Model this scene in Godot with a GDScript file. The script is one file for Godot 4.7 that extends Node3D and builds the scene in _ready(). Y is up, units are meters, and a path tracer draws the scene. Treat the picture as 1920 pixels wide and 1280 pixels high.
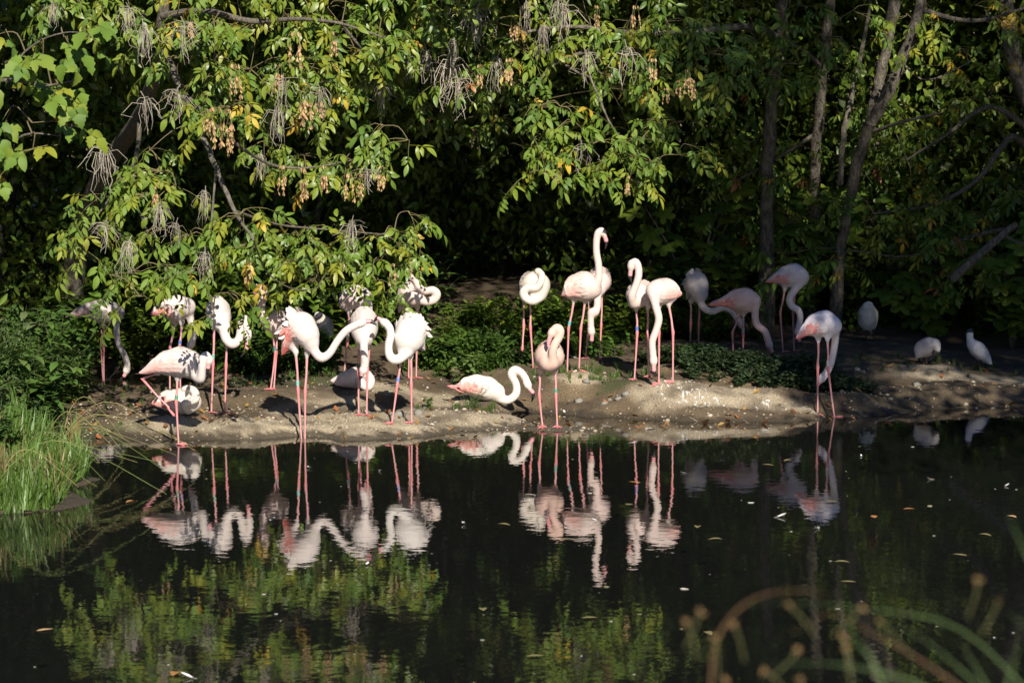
extends Node3D
# A flock of flamingos on the muddy shore of a dark pond, under overhanging box elders.

const GROUND := [
	[-4.03,-25.90,-0.01], [-4.03,-25.55,-0.10], [-4.03,-24.70,-0.40], [-3.76,-26.35,-0.01], [-3.76,-26.00,-0.10], [-3.76,-25.15,-0.40], [-3.13,-26.51,-0.01], [-3.13,-26.16,-0.10], [-3.13,-25.31,-0.40], [-2.54,-26.51,-0.01],
	[-2.54,-26.16,-0.10], [-2.54,-25.31,-0.40], [-1.97,-26.59,-0.01], [-1.97,-26.24,-0.10], [-1.97,-25.39,-0.40], [-1.50,-26.74,-0.01], [-1.50,-26.39,-0.10], [-1.50,-25.54,-0.40], [-1.01,-26.86,-0.01], [-1.01,-26.51,-0.10],
	[-1.01,-25.66,-0.40], [-0.30,-27.06,-0.01], [-0.30,-26.71,-0.10], [-0.30,-25.86,-0.40], [0.00,-27.23,-0.01], [0.00,-26.88,-0.10], [0.00,-26.03,-0.40], [0.36,-27.35,-0.01], [0.36,-27.00,-0.10], [0.36,-26.15,-0.40],
	[0.82,-27.43,-0.01], [0.82,-27.08,-0.10], [0.82,-26.23,-0.40], [1.24,-27.56,-0.01], [1.24,-27.21,-0.10], [1.24,-26.36,-0.40], [1.77,-27.77,-0.01], [1.77,-27.42,-0.10], [1.77,-26.57,-0.40], [2.31,-27.94,-0.01],
	[2.31,-27.59,-0.10], [2.31,-26.74,-0.40], [2.68,-28.07,-0.01], [2.68,-27.72,-0.10], [2.68,-26.87,-0.40], [3.07,-28.24,-0.01], [3.07,-27.89,-0.10], [3.07,-27.04,-0.40], [3.53,-28.51,-0.01], [3.53,-28.16,-0.10],
	[3.53,-27.31,-0.40], [3.99,-28.78,-0.01], [3.99,-28.43,-0.10], [3.99,-27.58,-0.40], [4.58,-29.10,-0.01], [4.58,-28.75,-0.10], [4.58,-27.90,-0.40], [5.30,-29.44,-0.01], [5.30,-29.09,-0.10], [5.30,-28.24,-0.40],
	[6.39,-29.87,-0.01], [6.39,-29.52,-0.10], [6.39,-28.67,-0.40], [-4.68,-32.34,-0.02], [-3.39,-28.45,0.28], [-3.12,-26.40,0.04], [-3.23,-27.50,0.16], [-2.89,-27.80,0.13], [-2.45,-28.84,0.26], [-1.99,-26.91,-0.03],
	[-1.46,-27.60,0.14], [-1.67,-29.35,0.32], [-1.61,-28.90,0.26], [-1.06,-27.29,0.09], [-1.06,-30.00,0.24], [-0.31,-28.80,0.14], [0.23,-30.30,0.33], [0.37,-27.60,0.02], [0.64,-29.70,0.34], [0.87,-30.65,0.39],
	[1.35,-29.35,0.34], [1.58,-29.00,0.34], [2.07,-32.02,0.44], [2.50,-31.23,0.31], [3.11,-31.83,0.36], [3.19,-28.70,-0.01], [4.17,-33.00,0.37], [4.54,-31.02,0.30], [5.23,-31.52,0.19], [-2.14,-32.02,0.33],
	[-2.97,-27.30,0.10], [-2.61,-27.30,0.13], [-2.06,-27.40,0.11], [-1.58,-27.20,0.10], [-0.53,-28.00,0.13], [-0.05,-28.10,0.08], [-3.73,-28.00,0.17], [-4.25,-28.00,0.16], [-4.56,-30.00,0.12], [-3.71,-30.00,0.13],
	[-5.33,-31.60,-0.04], [-4.98,-32.00,-0.06], [-4.46,-32.60,-0.06], [-3.84,-32.00,-0.06], [-3.34,-31.80,-0.04], [-4.88,-31.00,0.05], [-3.84,-31.00,0.06], [-4.85,-34.00,0.12], [-3.89,-34.00,0.20], [-5.74,-34.00,0.20],
	[-2.75,-30.50,0.30], [-2.06,-30.50,0.36], [-1.51,-31.00,0.36], [-0.64,-31.00,0.34], [-0.06,-31.00,0.36], [-0.44,-29.60,0.20], [0.11,-28.75,-0.02], [0.54,-28.70,-0.03], [0.53,-28.20,-0.02], [0.85,-28.40,-0.03],
	[1.17,-28.30,-0.03], [1.48,-28.25,-0.03], [1.74,-28.15,-0.03], [0.74,-28.00,-0.02], [1.15,-27.90,-0.03], [0.52,-27.80,-0.01], [0.21,-28.20,0.00], [0.76,-29.00,0.10], [1.05,-29.50,0.28], [1.51,-28.80,0.22],
	[1.95,-28.95,0.26], [2.39,-29.00,0.26], [2.83,-29.05,0.24], [3.27,-29.10,0.20], [3.49,-29.10,0.20], [1.82,-28.50,0.11], [2.36,-28.58,0.11], [2.90,-28.65,0.10], [2.44,-29.60,0.42], [1.91,-30.00,0.42],
	[3.04,-30.00,0.36], [3.79,-29.70,0.12], [4.15,-29.90,0.17], [4.63,-30.10,0.19], [5.19,-30.10,0.17], [4.30,-31.00,0.31], [5.05,-30.60,0.20], [5.64,-32.00,0.20], [4.14,-32.50,0.41], [5.20,-33.00,0.25],
	[2.57,-31.20,0.24], [3.04,-31.20,0.24], [2.17,-34.00,0.55], [0.26,-34.00,0.55], [-1.66,-34.00,0.50], [3.54,-35.00,0.60], [4.86,-35.00,0.50], [-2.93,-34.00,0.40], [-12.00,-37.00,0.75], [-12.00,-41.00,1.30],
	[-12.00,-47.00,2.00], [-12.00,-54.00,4.50], [-12.00,-62.00,10.00], [-12.00,-75.00,14.00], [-12.00,-12.00,-0.55], [-11.00,-9.00,-0.60], [-12.00,-10.00,-0.60], [-12.00,-6.00,-0.20], [-12.00,-4.20,1.40], [-12.00,-1.00,1.75],
	[-12.00,5.00,1.80], [-9.00,-37.00,0.75], [-9.00,-41.00,1.30], [-9.00,-47.00,2.00], [-9.00,-54.00,4.50], [-9.00,-62.00,10.00], [-9.00,-75.00,14.00], [-9.00,-12.00,-0.55], [-8.00,-9.00,-0.60], [-9.00,-10.00,-0.60],
	[-9.00,-6.00,-0.20], [-9.00,-4.20,1.40], [-9.00,-1.00,1.75], [-9.00,5.00,1.80], [-6.00,-37.00,0.75], [-6.00,-41.00,1.30], [-6.00,-47.00,2.00], [-6.00,-54.00,4.50], [-6.00,-62.00,10.00], [-6.00,-75.00,14.00],
	[-6.00,-12.00,-0.55], [-5.00,-9.00,-0.60], [-6.00,-10.00,-0.60], [-6.00,-6.00,-0.20], [-6.00,-4.20,1.40], [-6.00,-1.00,1.75], [-6.00,5.00,1.80], [-3.00,-37.00,0.75], [-3.00,-41.00,1.30], [-3.00,-47.00,2.00],
	[-3.00,-54.00,4.50], [-3.00,-62.00,10.00], [-3.00,-75.00,14.00], [-3.00,-12.00,-0.55], [-2.00,-9.00,-0.60], [-3.00,-10.00,-0.60], [-3.00,-6.00,-0.20], [-3.00,-4.20,1.40], [-3.00,-1.00,1.75], [-3.00,5.00,1.80],
	[0.00,-37.00,0.75], [0.00,-41.00,1.30], [0.00,-47.00,2.00], [0.00,-54.00,4.50], [0.00,-62.00,10.00], [0.00,-75.00,14.00], [0.00,-24.00,-0.55], [1.00,-18.00,-0.60], [0.00,-10.00,-0.60], [0.00,-6.00,-0.20],
	[0.00,-4.20,1.40], [0.00,-1.00,1.75], [0.00,5.00,1.80], [3.00,-37.00,0.75], [3.00,-41.00,1.30], [3.00,-47.00,2.00], [3.00,-54.00,4.50], [3.00,-62.00,10.00], [3.00,-75.00,14.00], [3.00,-24.00,-0.55],
	[4.00,-18.00,-0.60], [3.00,-10.00,-0.60], [3.00,-6.00,-0.20], [3.00,-4.20,1.40], [3.00,-1.00,1.75], [3.00,5.00,1.80], [6.00,-37.00,0.75], [6.00,-41.00,1.30], [6.00,-47.00,2.00], [6.00,-54.00,4.50],
	[6.00,-62.00,10.00], [6.00,-75.00,14.00], [6.00,-24.00,-0.55], [7.00,-18.00,-0.60], [6.00,-10.00,-0.60], [6.00,-6.00,-0.20], [6.00,-4.20,1.40], [6.00,-1.00,1.75], [6.00,5.00,1.80], [9.00,-37.00,0.75],
	[9.00,-41.00,1.30], [9.00,-47.00,2.00], [9.00,-54.00,4.50], [9.00,-62.00,10.00], [9.00,-75.00,14.00], [9.00,-24.00,-0.55], [10.00,-18.00,-0.60], [9.00,-10.00,-0.60], [9.00,-6.00,-0.20], [9.00,-4.20,1.40],
	[9.00,-1.00,1.75], [9.00,5.00,1.80], [12.00,-37.00,0.75], [12.00,-41.00,1.30], [12.00,-47.00,2.00], [12.00,-54.00,4.50], [12.00,-62.00,10.00], [12.00,-75.00,14.00], [12.00,-24.00,-0.55], [13.00,-18.00,-0.60],
	[12.00,-10.00,-0.60], [12.00,-6.00,-0.20], [12.00,-4.20,1.40], [12.00,-1.00,1.75], [12.00,5.00,1.80], [-3.95,-26.00,0.02], [-3.85,-25.00,0.03], [-3.75,-24.00,0.03], [-3.80,-23.00,0.03], [-3.80,-22.40,0.02],
	[-3.40,-25.00,-0.25], [-3.20,-23.50,-0.30], [-3.30,-22.00,-0.30], [-3.10,-20.50,-0.30], [-4.30,-25.00,0.28], [-4.30,-23.50,0.30], [-4.40,-22.60,0.25], [-5.20,-24.00,0.50], [-5.20,-22.80,0.40], [-5.50,-27.00,0.40],
	[-4.90,-29.00,0.35], [-6.00,-31.00,0.40], [-7.00,-25.00,0.70], [-3.80,-21.80,-0.20], [-4.60,-21.70,-0.20], [-5.40,-21.60,-0.10], [-4.50,-20.80,-0.40], [-5.50,-20.50,-0.40], [-5.00,-18.00,-0.50], [-7.00,-17.00,-0.40],
	[-8.00,-14.00,-0.40], [-11.00,-12.00,-0.40], [-7.00,-22.00,0.40], [-9.00,-30.00,0.60], [-9.00,-36.00,0.80], [9.00,-28.00,-0.30], [10.00,-31.00,0.30], [12.00,-26.00,-0.30], [16.00,-20.00,0.60], [16.00,-12.00,0.60],
	[-16.00,-20.00,0.80], [-16.00,-8.00,1.20],
]

const BIRDS := [
	{"label":"flamingo on the far left feeding in the dark puddle, body half behind hanging leaves","at":[-4.676,-0.020,-32.340], "body":[184,792,40,72,98,792,40,119,-13,801,40,129,-149,813,40,82,-269,792,40,37], "tail":[-381,758,40], "neck":[174,741,40,159,620,40,179,449,40,246,311,40,279,208,40], "head":[273,132,40], "bill":[259,91,40,234,53,40,172,5,40], "legs":[[19,655,40,13,397,40,11,-2,40],[-16,644,-40,-26,416,-40,-11,2,-40]], "ring":[0, 0.75, 0.75, 0.78, 0.6], "tint":[0.61, 0.535, 0.5], "coral":0.5, "blackwing":1},
	{"label":"white flamingo with coral tail, half covered by hanging leaves above the walking flamingo","at":[-3.393,0.275,-28.450], "body":[134,871,100,93,38,859,50,123,-67,844,50,90,-143,829,50,51], "tail":[-230,796,50], "neck":[153,816,80,182,696,80,201,590,80], "head":[176,497,80], "bill":[160,458,80,142,424,80,115,394,80], "legs":[[81,708,50,56,467,50,59,5,50],[2,697,-50,-54,442,-50,-59,-5,-50]], "ring":[0, 0.8, 0.35, 0.45, 0.75], "ruffle":0.35, "tint":[0.61, 0.535, 0.5], "coral":1.0},
	{"label":"big flamingo in leaf shade at the water's edge, one leg bent back as it walks","at":[-3.122,0.039,-26.400], "body":[201,653,20,72,109,736,0,123,25,757,0,136,-101,743,0,109,-199,722,0,56], "tail":[-361,651,0], "neck":[190,621,50,227,613,100,242,721,130,252,798,130,279,829,120], "head":[303,786,110], "bill":[299,747,110,293,702,110,278,649,110], "legs":[[-5,609,0,-18,384,0,0,0,0],[-191,651,-40,-342,593,-60,-91,332,-20,1]], "ring":[0, 0.8, 0.2, 0.62, 0.45], "tint":[0.61, 0.535, 0.5], "coral":0.6},
	{"label":"flamingo lying on sand with head tucked in, behind the walking flamingo's legs","at":[-3.231,0.164,-27.500], "body":[107,124,30,104,16,128,0,122,-115,135,0,96,-203,120,0,46], "tail":[-283,109,0], "neck":[85,59,100,62,111,170,115,150,200,168,170,180,164,224,140,119,256,100], "head":[65,252,60], "tint":[0.62, 0.555, 0.49], "coral":1.0},
	{"label":"slim flamingo with looped neck and hanging bill, its back hidden in the lowest leaves","at":[-2.894,0.134,-27.800], "body":[55,859,30,66,20,927,-30,106,-4,1010,-100,106,-20,1063,-180,66], "tail":[-47,1076,-300], "neck":[68,831,50,92,738,80,157,685,100,219,732,100,237,835,100,253,924,100,282,931,100,305,865,100], "head":[307,791,100], "bill":[307,717,100,288,629,100,235,564,100], "legs":[[-32,878,0,-46,486,0,-66,0,0],[92,800,30,82,472,0,66,0,0]], "ring":[0, 0.8, 0.45, 0.72, 0.62], "tint":[0.61, 0.535, 0.5], "coral":0.3},
	{"label":"flamingo with raised neck turned left, behind leafy twigs beside the large ruffled one","at":[-2.446,0.258,-28.840], "body":[-46,734,90,68,3,707,40,115,43,702,-20,109,68,725,-100,68], "tail":[86,758,-260], "neck":[-51,729,120,-99,822,140,-83,921,140,-58,997,140,-82,1055,140], "head":[-123,1053,140], "bill":[-146,1015,140,-158,966,140,-148,907,140], "legs":[[-3,577,40,38,385,40,-13,4,40],[41,569,-40,39,377,-40,13,-4,-40]], "ring":[0, 0.85, 0.1, 0.45, 0.45], "tint":[0.62, 0.48, 0.445], "coral":0.4},
	{"label":"large ruffled flamingo at the water's edge with coral wings, its bill against another's bill","at":[-1.992,-0.033,-26.915], "body":[89,963,65,64,46,1032,45,116,-13,1108,15,139,-65,1084,-15,125,-118,981,-45,78], "tail":[-201,834,-85], "neck":[89,963,65,121,878,75,182,816,75,260,861,75,335,978,75,411,1071,75,489,1118,75], "head":[553,1146,75], "bill":[603,1163,75,660,1163,75,708,1129,75], "legs":[[43,858,15,22,499,15,17,2,15],[-67,869,-15,-48,503,-15,-17,-2,-15]], "ring":[1, 0.77, 0.45, 0.78, 0.74], "ruffle":1.0, "tint":[0.61, 0.535, 0.5], "coral":1.0},
	{"label":"flamingo facing the water, neck hanging straight down, behind the two touching bills","at":[-1.460,0.139,-27.600], "body":[21,760,100,84,19,835,40,125,14,915,-60,122,9,958,-160,87], "tail":[-1,973,-340], "neck":[23,771,140,26,667,200,33,587,200,34,520,190], "head":[19,462,190], "bill":[8,436,190,-2,404,190,-17,369,190], "legs":[[-34,685,0,-41,443,0,-39,-18,0],[67,692,0,47,443,0,39,18,0]], "ring":[0, 0.8, 0.1, 0.35, 0.28], "tint":[0.61, 0.535, 0.5], "coral":0.2},
	{"label":"pale flamingo under the leaf tips, standing behind the one with the hanging neck","at":[-1.672,0.321,-29.350], "body":[136,853,80,85,64,843,50,124,-13,827,50,96,-60,796,50,53], "tail":[-104,739,50], "neck":[152,854,100,188,778,110,194,684,110,182,576,110], "head":[167,498,110], "bill":[159,451,110,151,420,110,143,389,110], "legs":[[-11,695,50,-33,384,50,-70,1,50],[82,687,-50,91,374,-50,70,-1,-50]], "ring":[0, 0.78, 0.75, 0.78, 0.76], "tint":[0.61, 0.535, 0.5], "coral":0.2},
	{"label":"flamingo lying down with smooth folded wings behind the legs of the hanging-neck flamingo","at":[-1.614,0.261,-28.900], "body":[117,105,20,85,16,108,0,104,-91,92,0,76,-168,72,0,34], "tail":[-237,85,0], "neck":[129,160,100,180,101,120,160,33,130,107,41,140], "head":[69,72,140], "tint":[0.61, 0.535, 0.5], "coral":0.15},
	{"label":"fluffed white flamingo, feathers raised, neck bent in an S to meet the ruffled one's bill","at":[-1.064,0.092,-27.285], "body":[36,707,45,65,64,813,15,137,83,880,-55,141,96,903,-115,107], "tail":[200,688,-235], "neck":[45,697,85,-10,639,105,-77,628,105,-119,684,105,-121,778,105,-101,865,105,-115,940,105], "head":[-152,981,105], "bill":[-191,1007,105,-231,1028,105,-262,992,105], "legs":[[87,658,-15,90,374,-15,94,-2,-15],[-4,668,15,-43,378,15,-94,2,15]], "ring":[1, 0.75, 0.42, 0.55, 0.85], "ruffle":1.2, "tint":[0.66, 0.61, 0.57], "coral":0.1},
	{"label":"flamingo preening its back with its neck looped out to the right, beside the leaf mass","at":[-1.057,0.237,-30.000], "body":[33,880,100,98,-9,906,20,133,-51,870,-40,104,-85,811,-80,60], "tail":[-137,713,-100], "neck":[58,868,140,154,839,180,238,860,180,269,921,180,221,964,180,139,948,180,78,988,160,47,1051,120], "head":[11,1080,70], "legs":[[-42,761,0,-35,435,0,-40,0,0],[56,769,0,47,403,0,40,0,0]], "tint":[0.62, 0.505, 0.46], "coral":0.2},
	{"label":"flamingo lying by a grass tuft with arched neck, bill down at the shallow water","at":[-0.315,0.139,-28.800], "body":[152,99,0,92,63,134,0,117,-53,161,0,110,-151,170,0,67], "tail":[-267,161,0], "neck":[143,63,0,259,15,20,353,75,30,357,183,30,307,281,30,339,331,30,401,308,30,449,245,30], "head":[470,188,30], "bill":[495,132,30,531,84,30,517,5,30], "legs":[[-177,158,50,-337,169,50,-257,136,50,1]], "tint":[0.68, 0.62, 0.56], "coral":1.0},
	{"label":"flamingo on one leg with its neck curled into a ring, beside the green weeds","at":[0.227,0.333,-30.300], "body":[40,836,80,116,25,879,20,153,-6,890,-80,134,-43,857,-150,86], "tail":[-142,737,-240], "neck":[77,782,110,-8,733,200,-91,774,200,-106,836,200,-54,879,200,29,873,200,80,938,200,89,1009,150], "head":[58,1036,100], "legs":[[-34,727,0,-30,436,0,0,0,0],[-109,752,-50,-101,451,-50,-112,275,-20,1]], "tint":[0.62, 0.555, 0.49], "coral":0.1},
	{"label":"small salmon-pink flamingo facing the water with its head turned back along its neck","at":[0.369,0.018,-27.600], "body":[-6,653,100,102,-5,688,20,139,0,719,-100,115], "tail":[-1,715,-320], "neck":[30,642,160,23,748,200,46,834,210,90,909,200,97,972,200,60,994,200], "head":[19,949,210], "bill":[-1,906,220,-15,855,220,-20,807,220], "legs":[[-97,557,0,-104,317,0,-73,3,0],[51,557,0,60,317,0,73,-3,0]], "ring":[1, 0.72, 0.2, 0.62, 0.5], "tint":[0.66, 0.45, 0.375], "coral":0.1, "pinkbill":1},
	{"label":"tall flamingo with its neck stretched straight up, the highest head of the flock","at":[0.642,0.338,-29.700], "body":[206,881,30,95,115,907,20,153,24,897,0,121,-40,860,0,66], "tail":[-119,818,0], "neck":[223,893,70,261,986,100,262,1133,100,240,1261,100,239,1388,100,257,1474,100], "head":[294,1483,100], "bill":[323,1439,100,343,1374,100,331,1304,100], "legs":[[9,768,0,-49,465,0,-62,0,0],[125,759,0,80,465,0,62,0,0]], "ring":[0, 0.75, 0.35, 0.7, 0.75], "tint":[0.62, 0.505, 0.46], "coral":0.5},
	{"label":"flamingo feeding behind the tall upright one, its neck hanging down in shade","at":[0.874,0.389,-30.650], "body":[59,775,100,79,67,835,20,120,76,884,-90,105], "tail":[96,879,-310], "neck":[45,739,130,45,601,170,19,518,200,-23,535,220,-28,426,220], "head":[-22,328,220], "bill":[-16,275,220,-18,214,220,-29,165,220], "legs":[[95,724,50,90,373,50,74,-22,50],[-38,640,-50,-49,327,-50,-74,22,-50]], "tint":[0.62, 0.48, 0.445], "coral":0.1, "thin":1},
	{"label":"flamingo with S-shaped neck and lowered pink bill, beside one with its head at the ground","at":[1.348,0.344,-29.350], "body":[-74,809,150,80,-40,857,70,127,5,893,-70,102], "tail":[54,909,-290], "neck":[-96,781,190,-117,863,250,-75,972,260,-48,1080,260,-57,1171,250,-88,1211,250], "head":[-122,1180,250], "bill":[-132,1116,250,-134,1060,250,-121,999,250], "legs":[[-62,724,50,-52,459,50,-78,7,50],[62,734,-50,57,435,-50,78,-7,-50]], "ring":[0, 0.76, 0.2, 0.4, 0.8], "tint":[0.62, 0.505, 0.46], "coral":0.2},
	{"label":"rosy flamingo bent down, bill at the mound, short coral tail to the right","at":[1.579,0.336,-29.000], "body":[-133,929,50,80,-78,919,20,125,0,925,0,119,70,916,-20,67], "tail":[158,890,-20], "neck":[-143,894,100,-110,765,120,-82,644,130,-112,521,130,-147,421,130,-142,306,130], "head":[-134,226,130], "bill":[-132,168,130,-127,106,130,-113,48,130], "legs":[[-68,787,0,-72,494,0,-72,0,0],[24,790,0,71,502,0,72,0,0]], "tint":[0.62, 0.505, 0.46], "coral":0.5},
	{"label":"fluffed white flamingo in the shade at the back, reaching its neck to the right","at":[2.065,0.436,-32.025], "body":[64,556,75,78,29,637,25,125,19,683,-35,118], "tail":[-68,490,-115], "neck":[39,530,75,96,406,105,198,363,105,308,406,105,409,372,105,469,296,105], "head":[503,245,105], "bill":[513,209,105,514,172,105,504,143,105], "legs":[[-44,480,-25,-41,225,-25,-45,17,-25],[51,459,25,47,212,25,45,-17,25]], "ruffle":0.9, "tint":[0.61, 0.535, 0.5], "coral":0.05},
	{"label":"salmon flamingo with long coral tail feathers pointing left, feeding in the shaded pool","at":[2.501,0.306,-31.225], "body":[154,695,45,86,73,701,25,135,-26,701,25,115,-125,690,25,59], "tail":[-343,652,25], "neck":[173,647,75,177,483,85,219,408,85,282,364,85,310,284,85], "head":[329,221,85], "bill":[349,172,85,366,115,85,343,72,85], "legs":[[49,552,25,46,329,25,54,-12,25],[4,540,-25,-66,341,-25,-54,12,-25]], "ring":[0, 0.8, 0.75, 0.76, 0.72], "tint":[0.68, 0.48, 0.42], "coral":1.0},
	{"label":"flamingo in shade below the slim trunks, neck twisting down past its white-ringed leg","at":[3.111,0.356,-31.825], "body":[131,843,45,91,57,858,25,134,-44,850,25,104,-136,830,25,50], "tail":[-267,791,25], "neck":[120,786,75,42,691,105,-4,603,105,24,519,105,91,482,105,119,401,105,106,300,105], "head":[94,233,105], "bill":[97,179,105,118,121,105,149,78,105], "legs":[[-48,715,25,-99,445,25,-65,-15,25],[72,711,-25,49,441,-25,65,15,-25]], "ring":[1, 0.8, 0.75, 0.76, 0.72], "tint":[0.68, 0.58, 0.56], "coral":1.0},
	{"label":"pale flamingo with coral wing edge at the mound's end, head bent behind its legs","at":[3.192,-0.009,-28.700], "body":[64,936,20,88,-17,957,0,130,-108,942,0,109,-199,896,0,54], "tail":[-310,808,0], "neck":[99,874,-80,93,717,-120,62,547,-130,15,443,-130], "head":[-25,394,-130], "bill":[-55,348,-130,-79,317,-130,-103,299,-130], "legs":[[2,817,50,12,504,50,78,-19,50],[-79,800,-50,-83,509,-50,-78,19,-50]], "ring":[0, 0.8, 0.78, 0.8, 0.78], "tint":[0.7, 0.64, 0.67], "coral":1.0},
	{"label":"white ibis seen from behind, hunched in front of the dark shrubs, head hidden","at":[4.174,0.366,-33.000], "body":[-34,403,60,70,-30,324,0,107,-22,239,-20,99,-4,182,-40,55], "tail":[27,109,-60], "legs":[[-50,185,0,-38,93,0,-44,0,0],[31,185,0,40,93,0,44,0,0]], "tint":[0.66, 0.64, 0.56], "sort":"ibis"},
	{"label":"grey ibis preening with its dark head bent down, on the bank at the right","at":[4.538,0.302,-31.025], "body":[88,227,75,62,35,199,25,97,-34,170,25,86,-76,135,25,45], "tail":[-110,74,25], "neck":[96,221,105,108,186,145], "head":[91,152,145], "bill":[74,117,145,50,82,145,11,58,145], "legs":[[11,100,25,3,57,25,14,1,25],[-17,95,-25,-25,52,-25,-14,-1,-25]], "tint":[0.42, 0.38, 0.37], "sort":"ibis"},
	{"label":"white ibis standing upright with its dark face to the left, rightmost bird","at":[5.230,0.191,-31.520], "body":[-104,278,20,56,-58,234,20,81,-1,181,20,67,53,128,20,35], "tail":[110,62,20], "neck":[-120,298,40,-137,351,40,-137,395,40], "head":[-134,430,40], "bill":[-155,421,40,-176,411,40,-183,386,40], "legs":[[-35,137,20,-29,66,20,-23,-2,20],[7,124,-20,11,62,-20,23,2,-20]], "tint":[0.7, 0.68, 0.66], "sort":"ibis"},
	{"label":"black stork-like bird with a pale nape, half hidden behind the ruffled flamingo","at":[-2.137,0.333,-32.025], "body":[-32,383,75,68,-2,310,25,105,21,240,-5,91,54,170,-25,44], "tail":[90,118,-35], "neck":[-41,402,105,-53,434,125], "head":[-32,431,145], "bill":[-68,399,165,-81,356,165,-88,306,165], "legs":[[-19,174,25,-15,89,25,-19,1,25],[16,170,-25,19,85,-25,19,-1,-25]], "tint":[0.012, 0.013, 0.02], "sort":"stork"},
]

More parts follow.
